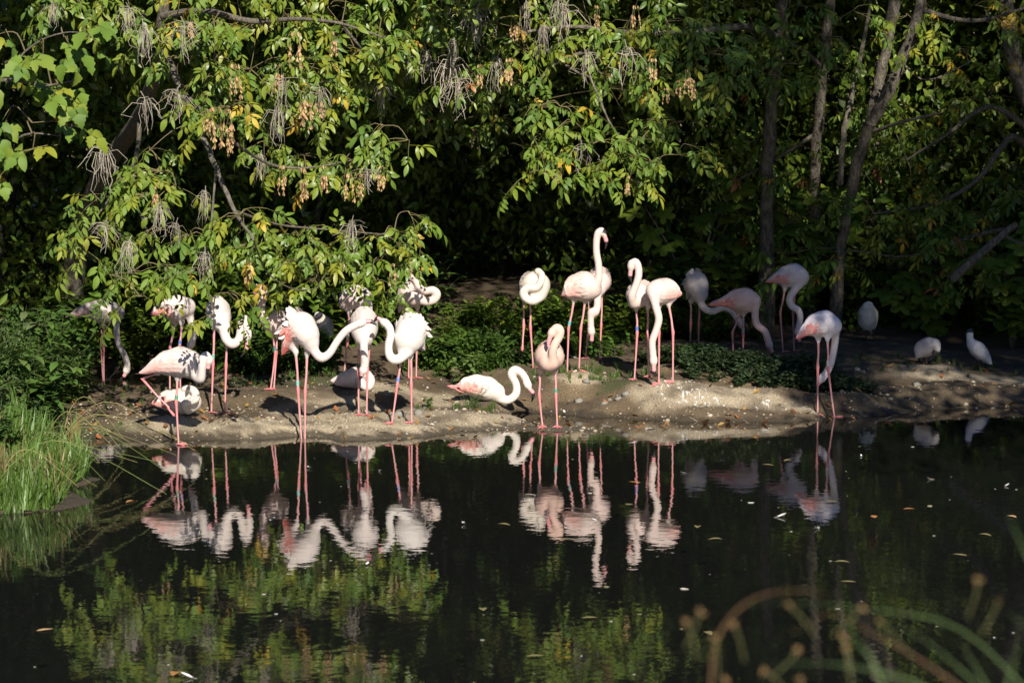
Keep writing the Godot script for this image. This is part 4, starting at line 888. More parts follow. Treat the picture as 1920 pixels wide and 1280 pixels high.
# overlapping wing feathers laid along the flanks, and the tail
func feathers(t: Node3D, d: Dictionary, body: Array, rad: Array, tail: Vector3, tone: Color, coral: float, prims: Array) -> void:
	var pts := body + [body[body.size() - 1].lerp(tail, 0.55), tail]
	var rr := rad + [rad[rad.size() - 1] * 0.45, 0.012]
	var m := pts.size()
	var total := 0.0
	var cum := [0.0]
	for k in m - 1:
		total += (pts[k] as Vector3).distance_to(pts[k + 1])
		cum.append(total)
	var ruffle: float = d.get("ruffle", 0.0)
	var along := (tail - (body[0] as Vector3)).normalized()
	var up := (Vector3.UP - along * along.y).normalized()
	if absf(along.y) > 0.85:
		up = (Vector3(0, 0.3, -1) - along * along.dot(Vector3(0, 0.3, -1))).normalized()
	var side := along.cross(up).normalized()
	var sample := func(f: float) -> Array:
		var w := f * total
		for k in m - 1:
			if w <= cum[k + 1] + 1e-6:
				var q: float = (w - cum[k]) / maxf(cum[k + 1] - cum[k], 1e-6)
				return [(pts[k] as Vector3).lerp(pts[k + 1], q), lerpf(rr[k], rr[k + 1], q)]
		return [pts[m - 1], rr[m - 1]]
	for q in [-1.0, 1.0]:
		var s := Shape.new()
		for row in 7:
			var phi := deg_to_rad(74.0 - row * 17.0)
			var cols := 8
			for col in cols:
				var f := 0.16 + 0.075 * col + (0.035 if row % 2 else 0.0) + rf(-0.01, 0.01)
				if f > 0.74:
					continue
				var out: Vector3 = (side * q * cos(phi) + up * sin(phi)).normalized()
				var c := tone * rf(0.90, 1.04)
				var tip := c * 0.97
				if coral > 0.0 and row >= 3 and f > 0.2 and (row > 3 or rng.randf() < 0.45):
					var amt := coral * clampf((f - 0.14) * 4.0, 0.0, 1.0) * rf(0.45, 1.0)
					c = c.lerp(Color(0.58, 0.085, 0.06), amt)
					tip = tip.lerp(Color(0.64, 0.19, 0.15), amt)
				var half := rf(0.020, 0.026)
				if ruffle > 0.0 and row < 4 and f < 0.66:
					var here: Array = sample.call(f)
					var there: Array = sample.call(f + 0.05)
					var p: Vector3 = here[0] + out * (skin_reach(here[0], out, here[1], prims) - 0.004)
					var dir: Vector3 = ((there[0] as Vector3) - here[0]).normalized()
					dir = (dir + out * ruffle * rf(0.1, 0.85) + side * rf(-0.2, 0.2)).normalized()
					var nn: Vector3 = (out - dir * out.dot(dir)).normalized()
					s.blade(p, dir, nn, total * rf(0.13, 0.20), half * 1.25, rf(0.2, 0.7), ROUND, c, tip, -0.3)
					continue
				# lies along the skin, tip lifted a little
				var long := rf(0.15, 0.19)
				var pts2 := []
				var outs := []
				var drift := rf(-0.10, 0.06)
				for k in ROUND.size():
					var ff := f + long * k / (ROUND.size() - 1)
					var at: Array = sample.call(minf(ff, 0.98))
					var o2: Vector3 = (side * q * cos(phi + drift * k / 5.0) + up * sin(phi + drift * k / 5.0)).normalized()
					pts2.append(at[0] + o2 * (skin_reach(at[0], o2, at[1], prims) + 0.004 + 0.007 * k / 5.0))
					outs.append(o2)
				var prev := []
				for k in ROUND.size():
					var along2: Vector3 = ((pts2[mini(k + 1, 5)] as Vector3) - pts2[maxi(k - 1, 0)]).normalized()
					var sd: Vector3 = along2.cross(outs[k]).normalized()
					var w: float = half * ROUND[k]
					var cc := c.lerp(tip, k / 5.0)
					var dip: Vector3 = outs[k] * w * 0.22
					var line := [s.point(pts2[k] - sd * w - dip, (outs[k] - sd * 0.3).normalized(), cc * 0.97), s.point(pts2[k], outs[k], cc), s.point(pts2[k] + sd * w - dip, (outs[k] + sd * 0.3).normalized(), cc * 0.97)]
					if k:
						s.quad(prev[0], prev[1], line[1], line[0])
						s.quad(prev[1], prev[2], line[2], line[1])
					prev = line
		# long rear feathers that close over the tail
		for k in 6:
			var here: Array = sample.call(0.62 + 0.02 * k)
			var phi := deg_to_rad(60.0 - k * 20.0)
			var out: Vector3 = (side * q * cos(phi) + up * sin(phi)).normalized()
			var p: Vector3 = here[0] + out * (skin_reach(here[0], out, here[1], prims) + 0.003)
			var dir: Vector3 = (tail + out * 0.016 + side * q * 0.01 - p).normalized()
			var c := tone.lerp(Color(0.60, 0.12, 0.10), coral * clampf(0.2 + 0.16 * k, 0.0, 0.95))
			if d.has("blackwing") and k == 5:
				c = Color(0.012, 0.012, 0.014)
			s.blade(p, dir, (out - dir * out.dot(dir)).normalized(), (p.distance_to(tail)) * rf(0.8, 0.98), 0.017, 0.02, PLUME, c, c, -0.2)
		obj("wing", s.mesh(), M.plume, t)
	var ts := Shape.new()
	for k in 7:
		var dir := (along + side * (k - 3) * 0.09).normalized()
		var c := tone.lerp(Color(0.74, 0.36, 0.32), coral * 0.5) * rf(0.95, 1.03)
		ts.blade(tail - dir * 0.09, dir, up, rf(0.1, 0.13), 0.014, 0.05, PLUME, c, c, -0.1)
	obj("tail", ts.mesh(), M.plume, t)


# ---------------------------------------------------------------- foliage
const BROAD := [0.1, 0.62, 1.0, 0.78, 0.92, 0.5, 0.55, 0.22, 0.03]
const LEAFLET := [0.12, 0.72, 1.0, 0.74, 0.5, 0.04]

func leaflet(s: Shape, base: Vector3, along: Vector3, up: Vector3, length: float, half: float, droop: float, tint := 1.0) -> void:
	var prof := BROAD.duplicate() if half > length * 0.36 else LEAFLET.duplicate()
	for k in range(1, prof.size() - 1):
		prof[k] *= rf(0.86, 1.12)
	s.blade(base, along, up, length, half, droop, prof, Color(tint, tint, tint), Color(tint * 0.92, tint * 0.95, tint * 0.9), 0.22)


# a compound leaf: stalk along +z, face up +y
func compound(pairs: int, size: float, wide := 1.0) -> Shape:
	var s := Shape.new()
	var stalk := 0.10 * size
	var gap := 0.058 * size
	var p := Vector3.ZERO
	var pts := [p]
	var dir := Vector3(0, 0.15, 1).normalized()
	p += dir * stalk
	pts.append(p)
	for k in pairs:
		dir = (dir + Vector3(0, -0.16, 0)).normalized()
		for q in [-1.0, 1.0]:
			var a := Vector3(q * rf(0.75, 1.0), rf(-0.45, -0.1), rf(0.35, 0.7)).normalized()
			var u := Vector3(q * 0.25 + rf(-0.25, 0.25), 1, rf(-0.1, 0.35))
			u = (u - a * u.dot(a)).normalized()
			leaflet(s, p + a * 0.008, a, u, rf(0.095, 0.155) * size, rf(0.02, 0.033) * size * wide, rf(0.3, 1.7), rf(0.75, 1.2))
		p += dir * gap
		pts.append(p)
	var a2 := (dir + Vector3(rf(-0.15, 0.15), -0.2, 0)).normalized()
	var u2 := (Vector3(rf(-0.2, 0.2), 1, 0.1) - a2 * a2.y).normalized()
	leaflet(s, p, a2, (u2 - a2 * u2.dot(a2)).normalized(), rf(0.14, 0.17) * size, rf(0.03, 0.038) * size * wide, rf(0.4, 0.9))
	s.tube(pts, [0.0028, 0.0024, 0.002, 0.0016, 0.0014, 0.0012].slice(0, pts.size()), 3, [Color(1.3, 0.9, 0.8)], false)
	return s


# a broad lobed leaf (maple or fig): stalk along +z
func lobed(size: float, lobes: int, depth: float) -> Shape:
	var s := Shape.new()
	var mid := s.point(Vector3(0, 0.0, 0.1) * size, Vector3.UP, Color(0.95, 0.95, 0.95))
	var ring := []
	var steps := lobes * 6
	for k in steps + 1:
		var a := lerpf(-2.5, 2.5, float(k) / steps)
		var w := absf(sin(a / 5.0 * lobes * PI + (PI * 0.5 if lobes % 2 else 0.0)))
		var r := (1.0 - depth + depth * w) * (0.62 + 0.38 * cos(a * 0.55)) * rf(0.92, 1.06) * 0.16 * size
		var q := Vector3(sin(a) * r, 0, 0.1 * size + cos(a) * r)
		q.y = -r * r * 1.3 / size + 0.012 * size * w
		ring.append(s.point(q, Vector3(sin(a) * 0.3, 1, cos(a) * 0.3).normalized(), Color.WHITE * rf(0.88, 1.08)))
	for k in steps:
		s.tri(mid, ring[k], ring[k + 1])
	s.tube([Vector3.ZERO, Vector3(0, 0.01, 0.05) * size, Vector3(0, 0, 0.1) * size], [0.003, 0.0025, 0.002], 3, [Color(1.4, 0.9, 0.7)], false)
	return s


var leaf_meshes := []
var lobed_meshes := []
var fig_meshes := []
var strand_meshes := []
var key_meshes := []
const GREENS := [[0.108, 0.182, 0.022], [0.13, 0.205, 0.024], [0.088, 0.158, 0.024], [0.155, 0.215, 0.026]]
const YELLOWGREENS := [[0.18, 0.225, 0.022], [0.22, 0.235, 0.022], [0.15, 0.21, 0.024]]
const YELLOWS := [[0.42, 0.29, 0.022], [0.46, 0.33, 0.04], [0.38, 0.24, 0.03], [0.30, 0.12, 0.045]]


func leaf_tone(mix: int) -> int:
	var r := rng.randf()
	match mix:
		0: return rng.randi() % 4 if r < 0.74 else (4 + rng.randi() % 3 if r < 0.975 else 7 + rng.randi() % 3)
		1: return rng.randi() % 4 if r < 0.45 else (4 + rng.randi() % 3 if r < 0.93 else 7 + rng.randi() % 3)
		3: return 4 + rng.randi() % 3 if r < 0.6 else (7 + rng.randi() % 3 if r < 0.78 else rng.randi() % 4)
	return rng.randi() % 4 if r < 0.9 else (4 + rng.randi() % 3 if r < 0.96 else 9 + rng.randi() % 2)


func tone_color(k: int) -> Color:
	if k < 4: return lin(GREENS[k])
	if k < 7: return lin(YELLOWGREENS[k - 4])
	return lin(YELLOWS[k - 7])


var leaf_mats := {}

func leaf_mat(k: int) -> StandardMaterial3D:
	if not leaf_mats.has(k):
		var m := mat(tone_color(k), 0.6)
		m.metallic_specular = 0.4
		m.backlight_enabled = true
		m.backlight = Color(0.55, 0.62, 0.25) if k < 7 else Color(0.6, 0.5, 0.2)
		leaf_mats[k] = m
	return leaf_mats[k]


func limb_meshes(t: Node3D, limbs: Array, bark: Material) -> Array:
	var nodes := []
	for li in limbs.size():
		var pts := []
		var rr := []
		var raw := []
		for p in limbs[li]:
			raw.append(Vector3(p[0], p[1], p[2]) - t.position)
		var fine := curve(raw, 5)
		for k in fine.size():
			var f := float(k) / 5.0
			var a := mini(int(f), raw.size() - 1)
			var b := mini(a + 1, raw.size() - 1)
			var r: float = lerpf(limbs[li][a][3], limbs[li][b][3], f - a)
			var wob := minf(r * 0.35, 0.018)
			pts.append((fine[k] as Vector3) + Vector3(fields[1].get_noise_2d(k * 1.3, li * 9.0), 0, fields[1].get_noise_2d(k * 1.3, li * 9.0 + 50.0)) * wob * 2.0)
			rr.append(r * (1.0 + 0.12 * fields[1].get_noise_2d(k * 2.1, li * 5.0)))
			nodes.append(pts[k])
		var s := Shape.new()
		s.tube(pts, rr, 12 if rr[0] > 0.05 else 6, [Color.WHITE])
		obj("trunk" if li == 0 else "branch", s.mesh(), bark, t)
	return nodes


# clumps of drooping leafy twigs hung on the limbs. The first 300 leaves (nearest) are parts, the rest one part of kind stuff
func dress(t: Node3D, clumps: Array, nodes: Array, meshes: Array, size: float, most: int) -> void:
	var places := []
	var tw := Shape.new()
	for c in clumps:
		var mid := Vector3(c[0], c[1], c[2]) - t.position
		var r := Vector3(c[3], c[4], c[5])
		var near: Vector3 = nodes[0]
		for q: Vector3 in nodes:
			if q.distance_squared_to(mid) < near.distance_squared_to(mid):
				near = q
		var sag := near.lerp(mid, 0.5) + Vector3(rf(-0.05, 0.05), 0.06, rf(-0.05, 0.05))
		tw.tube(curve([near, sag, mid], 3), [0.007, 0.007, 0.006, 0.006, 0.005, 0.005, 0.004], 4, [Color(0.6, 0.55, 0.42)], false)
		nodes.append(mid)
		var n := int(c[6])
		var left := n
		while left > 0:
			var d := rv()
			d.y = d.y * 0.9
			var start := mid + d * r * 0.45
			var out := (Vector3(d.x * 1.2 + rf(-0.4, 0.4), rf(-0.45, 0.25), d.z * 0.6 + 0.35)).normalized()
			var k := mini(left, 2 + rng.randi() % 4)
			var pts := [mid, start]
			var p := start
			for j in k:
				out = (out + Vector3(0, -0.16, 0)).normalized()
				p += out * 0.075 * size
				pts.append(p)
				var q := 1.0 if j % 2 else -1.0
				var across := out.cross(Vector3.UP).normalized()
				var dir := (out * rf(0.3, 0.8) + across * q * rf(0.5, 1.0) + Vector3(0, rf(-0.75, 0.15), rf(0.0, 0.4))).normalized()
				if j == k - 1:
					dir = (out + Vector3(0, -0.3, 0)).normalized()
				var face := (Vector3(rf(-0.55, 0.75), rf(0.35, 1.1), rf(0.2, 1.0))).normalized()
				var x := looking(dir, face, rf(0.6, 1.15))
				x.origin = p
				places.append([x, leaf_tone(int(c[7])), rng.randi() % meshes.size()])
			tw.tube(pts, [0.005, 0.004, 0.0035, 0.003, 0.003, 0.0025, 0.002].slice(0, pts.size()), 3, [Color(0.8, 0.78, 0.5)], false)
			left -= k
	obj("twigs", tw.mesh(), M.twig, t, "stuff")
	places.sort_custom(func(a: Array, b: Array) -> bool: return (a[0] as Transform3D).origin.z > (b[0] as Transform3D).origin.z)
	var rest := {}
	for k in places.size():
		var a: Array = places[k]
		if k < most:
			var o := MeshInstance3D.new()
			o.mesh = meshes[a[2]]
			o.material_override = leaf_mat(a[1])
			o.transform = a[0]
			o.name = "leaf" if k == 0 else "leaf_%03d" % k
			t.add_child(o)
		else:
			if not rest.has(a[2]):
				rest[a[2]] = [[], []]
			rest[a[2]][0].append(a[0])
			rest[a[2]][1].append(tone_color(a[1]))
	for k in rest:
		scatter("leaves", meshes[k], M.leaf, rest[k][0], rest[k][1], t)


func hang(t: Node3D, called: String, list: Array, meshes: Array, m: Material) -> void:
	for p in list:
		var o := obj(called, meshes[rng.randi() % meshes.size()], m, t)
		var k: float = p[3] * rf(0.85, 1.1)
		o.position = Vector3(p[0], p[1], p[2]) - t.position
		o.basis = Basis(Vector3.UP, rf(0, TAU)).scaled(Vector3(k * rf(0.9, 1.3), k, k * rf(0.9, 1.3)))


# old stalks of last year's keys: a bundle of thin hanging threads, 1 m long
func strand_shape(n: int) -> Mesh:
	var s := Shape.new()
	for k in n:
		var a := rf(0, TAU)
		var wild := rng.randf() < 0.25
		var r := rf(0.25, 0.55) if wild else rf(0.02, 0.24)
		var d := Vector3(cos(a), 0, sin(a))
		var y := rf(-0.4, 0.1)
		var l := rf(0.15, 0.4) if wild else rf(0.3, 0.95)
		var pts := [Vector3(rf(-0.05, 0.05), y * 0.6, rf(-0.05, 0.05)), d * r * 0.6 + Vector3(0, y * 0.5 + rf(-0.02, 0.05), 0), d * r + Vector3(rf(-0.05, 0.05), y - l * 0.35, 0), d * r * rf(0.7, 1.4) + Vector3(rf(-0.08, 0.08), y - l * 0.7, rf(-0.05, 0.05)), d * r * rf(0.5, 1.6) + Vector3(rf(-0.12, 0.12), y - l, rf(-0.1, 0.1))]
		var c := Color(0.46, 0.41, 0.33) * rf(0.55, 1.15)
		s.tube(pts, [0.009, 0.008, 0.007, 0.006, 0.004], 3, [c], false)
	s.tube([Vector3(0.1, 0.2, 0), Vector3(0, 0.02, 0), Vector3(0.02, -0.3, 0)], [0.016, 0.014, 0.008], 4, [Color(0.25, 0.22, 0.17)], false)
	return s.mesh()


# a hanging raceme of ripe winged keys, 1 m long
func key_shape(n: int) -> Mesh:
	var s := Shape.new()
	for j in 4:
		var a := rf(0, TAU)
		var d := Vector3(cos(a), 0, sin(a)) * rf(0.05, 0.22)
		var tip := d + Vector3(rf(-0.08, 0.08), -rf(0.7, 1.0), rf(-0.08, 0.08))
		s.tube([Vector3.ZERO, d + Vector3(0, -0.2, 0), tip], [0.012, 0.009, 0.006], 3, [Color(0.2, 0.2, 0.07)], false)
		for k in n:
			var f := rf(0.1, 1.0)
			var p := (d + Vector3(0, -0.2, 0)).lerp(tip, f) if f > 0.2 else d * f * 5.0
			for q in [-1.0, 1.0]:
				var b := rf(0, TAU)
				var dir := Vector3(cos(b) * 0.5 * q, -1.0, sin(b) * 0.5).normalized()
				var u := dir.cross(Vector3(sin(b), 0.2, cos(b))).normalized()
				var c := Color(0.40, 0.24, 0.10) if rng.randf() < 0.7 else Color(0.26, 0.26, 0.08)
				s.blade(p, dir, u, rf(0.12, 0.17), 0.028, 0.3, [0.5, 0.9, 1.0, 0.2], c * rf(0.8, 1.15), Color(0.5, 0.33, 0.18) * rf(0.8, 1.1))
	return s.mesh()


# a ball of loose leaves for crowns and thickets
func leaf_ball(n: int, size: float, length: float, wide: float) -> Mesh:
	var s := Shape.new()
	for k in n:
		var p := rv() * size
		var dir := (rv() + Vector3(0, -0.3, 0.1)).normalized()
		var u := (rv() + Vector3(0, 0.8, 0.3)).normalized()
		u = (u - dir * u.dot(dir)).normalized()
		var g := rf(0.7, 1.2)
		s.blade(p, dir, u, length * rf(0.7, 1.2), wide * rf(0.8, 1.1), rf(0.2, 0.8), [0.2, 1.0, 0.7, 0.05], Color(g, g, g), Color(g, g, g), 0.2)
	return s.mesh()


func crown(t: Node3D, called: String, balls: Array, tones: Array, meshes: Array, n: int, holes := []) -> void:
	var places := [[], [], []]
	var cols := [[], [], []]
	var vol := 0.0
	for b in balls:
		vol += b[3] * b[4] * b[5]
	for b in balls:
		for k in int(n * b[3] * b[4] * b[5] / vol):
			var p := Vector3(b[0], b[1], b[2]) + rv() * Vector3(b[3], b[4], b[5])
			if p.y < ground_y(p.x, p.z) + 0.1:
				continue
			var open := false
			for h in holes:
				open = open or Vector2(p.x - h[0], p.y - h[1]).length() < h[2]
			if open:
				continue
			var x := Transform3D(Basis.from_euler(Vector3(rf(-0.4, 0.4), rf(0, TAU), rf(-0.4, 0.4))).scaled(Vector3.ONE * rf(0.8, 1.3)), p - t.position)
			var w := rng.randi() % meshes.size()
			places[w].append(x)
			cols[w].append(lin(tones[rng.randi() % tones.size()]) * rf(0.8, 1.2))
	for w in meshes.size():
		if places[w].size():
			scatter(called, meshes[w], M.leaf, places[w], cols[w], t)


func tree(label: String, limbs: Array, clumps: Array, size: float, meshes: Array, category := "tree") -> Node3D:
	var b: Array = limbs[0][0]
	var base := Vector3(b[0], minf(b[1], ground_y(b[0], b[2])), b[2])
	var t := thing("overhanging_tree", label, category, base)
	var grown := limbs.duplicate(true)
	grown[0][0] = [b[0], base.y - 0.1, b[2], b[3] * 1.35]
	var nodes := limb_meshes(t, grown, M.bark)
	dress(t, clumps, nodes, meshes, size, 300)
	return t


# ---------------------------------------------------------------- low plants
# a leafy weed: several upright stems set with small leaves, 1 m tall before scaling
func weed_shapes(stems: int, leaves: int, length: float, half: float, spread: float) -> Array:
	var st := Shape.new()
	var fo := Shape.new()
	for k in stems:
		var a := rf(0, TAU)
		var lean := Vector3(cos(a), 0, sin(a)) * rf(0.1, spread)
		var h := rf(0.55, 1.0)
		var p0 := Vector3(cos(a), 0, sin(a)) * rf(0, 0.08)
		var pts := curve([p0, p0 + lean * 0.4 + Vector3(0, h * 0.5, 0), p0 + lean + Vector3(0, h, 0)], 3)
		st.tube(pts, [0.008, 0.007, 0.006, 0.005, 0.004, 0.003, 0.002], 3, [Color(0.9, 1, 0.9)], false)
		for j in leaves:
			var f := rf(0.12, 1.0)
			var p: Vector3 = pts[mini(int(f * 6.0), 6)]
			p = p.lerp(pts[mini(int(f * 6.0) + 1, 6)], f * 6.0 - int(f * 6.0))
			var b := rf(0, TAU)
			var dir := Vector3(cos(b), rf(-0.2, 0.7), sin(b)).normalized()
			var u := (Vector3(0, 1, 0.2) - dir * dir.y).normalized()
			var g := rf(0.75, 1.2)
			fo.blade(p, dir, (u - dir * u.dot(dir)).normalized(), length * rf(0.6, 1.15), half * rf(0.8, 1.2), rf(0.2, 0.9), [0.2, 1.0, 0.75, 0.05], Color(g, g, g), Color(g, g, g), 0.2)
	return [st.mesh(), fo.mesh()]


func weed(called: String, label: String, x: float, z: float, h: float, shapes: Array, col: Color) -> void:
	var t := thing(called, label, "weed", Vector3(x, ground_y(x, z) - 0.02, z), rf(0, TAU))
	var s := obj("stem", shapes[0], M.stem, t, "stuff")
	s.scale = Vector3.ONE * h
	var m := mat(col, 0.6)
	m.backlight_enabled = true
	m.backlight = Color(0.4, 0.5, 0.2)
	var f := obj("foliage", shapes[1], m, t, "stuff")
	f.scale = Vector3.ONE * h


# a tangle nobody could count: one object
func tangle(called: String, kinds: Array, spots: Array, lo: float, hi: float, tones: Array) -> void:
	var t := Node3D.new()
	t.name = numbered(called)
	t.set_meta("kind", "stuff")
	add_child(t)
	for k in kinds.size():
		var places := []
		var cols := []
		var stems := []
		for j in range(k, spots.size(), kinds.size()):
			var p: Vector2 = spots[j]
			var y := ground_y(p.x, p.y)
			if y < -0.01:
				continue
			var h := rf(lo, hi)
			places.append(Transform3D(Basis(Vector3.UP, rf(0, TAU)).scaled(Vector3(h * rf(0.9, 1.2), h, h * rf(0.9, 1.2))), Vector3(p.x, y - 0.02, p.y)))
			cols.append(lin(tones[rng.randi() % tones.size()]) * rf(0.8, 1.2))
			stems.append(Color.WHITE)
		scatter("stems", kinds[k][0], M.stem, places, stems, t)
		scatter("foliage", kinds[k][1], M.leaf, places, cols, t)


func spots(n: int, cx: float, cz: float, rx: float, rz: float) -> Array:
	var o := []
	for k in n:
		var p := rv()
		o.append(Vector2(cx + p.x * rx, cz + p.z * rz))
	return o


func grass_ball(n: int, h: float) -> Mesh:
	var s := Shape.new()
	for k in n:
		var a := rf(0, TAU)
		var dir := (Vector3(cos(a), 0, sin(a)) * rf(0.1, 0.8) + Vector3.UP).normalized()
		var side := Vector3(-sin(a), 0, cos(a))
		var g := rf(0.7, 1.2)
		s.blade(Vector3(rf(-0.05, 0.05), 0, rf(-0.05, 0.05)), dir, side.cross(dir).normalized() * -1.0, h * rf(0.5, 1.1), rf(0.005, 0.010), rf(0.5, 2.2), [0.8, 1.0, 0.8, 0.5, 0.06], Color(g, g, g), Color(g * 1.1, g * 1.05, g * 0.9))
	return s.mesh()

func materials() -> void:
	M.feather = mat(Color.WHITE, 0.75)
	M.feather.normal_enabled = true
	M.feather.normal_texture = noise_tex(0.03, 41, 256, 6.0)
	M.feather.uv1_triplanar = true
	M.feather.uv1_scale = Vector3(9, 4, 9)
	M.feather.normal_scale = 0.35
	M.plume = mat(Color.WHITE, 0.7)
	M.plume.backlight_enabled = true
	M.plume.backlight = Color(0.35, 0.32, 0.3)
	M.bill = mat(Color.WHITE, 0.4)
	M.skin = mat(Color.WHITE, 0.55)
	M.leaf = mat(Color.WHITE, 0.45)
	M.leaf.backlight_enabled = true
	M.leaf.backlight = Color(0.5, 0.56, 0.25)
	M.twig = mat(Color(0.22, 0.19, 0.12), 0.8)
	M.stem = mat(Color(0.07, 0.10, 0.03), 0.7)
	M.dry = mat(Color.WHITE, 0.85)
	M.keys = mat(Color.WHITE, 0.7)
	M.keys.backlight_enabled = true
	M.keys.backlight = Color(0.5, 0.4, 0.25)
	M.bark = mat(Color(0.19, 0.165, 0.125), 0.9)
	M.bark.albedo_texture = noise_tex(0.02, 51, 512, 0.0, 0.45, 1.15)
	M.bark.uv1_triplanar = true
	M.bark.uv1_world_triplanar = true
	M.bark.uv1_scale = Vector3(2.2, 0.7, 2.2)
	M.bark.normal_enabled = true
	M.bark.normal_texture = noise_tex(0.05, 52, 512, 12.0)
	M.stone = mat(Color(0.3, 0.28, 0.24), 0.85, false)
	M.stone.albedo_texture = noise_tex(0.03, 53, 256, 0.0, 0.6, 1.1)
	M.stone.uv1_triplanar = true
	M.stone.uv1_scale = Vector3.ONE * 3.0
	M.white = mat(Color(0.75, 0.74, 0.72), 0.8)


func camera_and_light() -> void:
	var cam := Camera3D.new()
	cam.name = "camera"
	cam.position = Vector3(0, 3.4, 0)
	cam.rotation.x = -atan(490.0 / 5333.0)
	cam.fov = 13.69
	cam.far = 600.0
	var lens := CameraAttributesPhysical.new()
	lens.frustum_focal_length = 99.98
	lens.frustum_focus_distance = 28.0
	lens.frustum_near = 0.3
	lens.frustum_far = 600.0
	lens.exposure_aperture = 5.6
	cam.attributes = lens
	add_child(cam)
	cam.current = true
	var sky := ProceduralSkyMaterial.new()
	sky.sky_top_color = Color(0.28, 0.45, 0.75)
	sky.sky_horizon_color = Color(0.72, 0.80, 0.88)
	sky.ground_bottom_color = Color(0.1, 0.1, 0.08)
	sky.ground_horizon_color = Color(0.3, 0.32, 0.3)
	sky.sky_energy_multiplier = 0.72
	var env := Environment.new()
	env.background_mode = Environment.BG_SKY
	env.sky = Sky.new()
	env.sky.sky_material = sky
	env.tonemap_mode = Environment.TONE_MAPPER_LINEAR
	env.tonemap_exposure = 1.55
	env.sdfgi_enabled = true
	env.ssao_enabled = true
	env.ssil_enabled = true
	var we := WorldEnvironment.new()
	we.name = "environment"
	we.environment = env
	add_child(we)
	var sun := DirectionalLight3D.new()
	sun.name = "sun"
	sun.light_energy = 1.6
	sun.light_color = Color(1.0, 0.965, 0.905)
	sun.light_angular_distance = 0.5
	sun.shadow_enabled = true
	add_child(sun)
	var el := deg_to_rad(33.0)
	var az := deg_to_rad(12.0)
	sun.look_at_from_position(Vector3.ZERO, Vector3(-sin(az) * cos(el), -sin(el), -cos(az) * cos(el)), Vector3.UP)


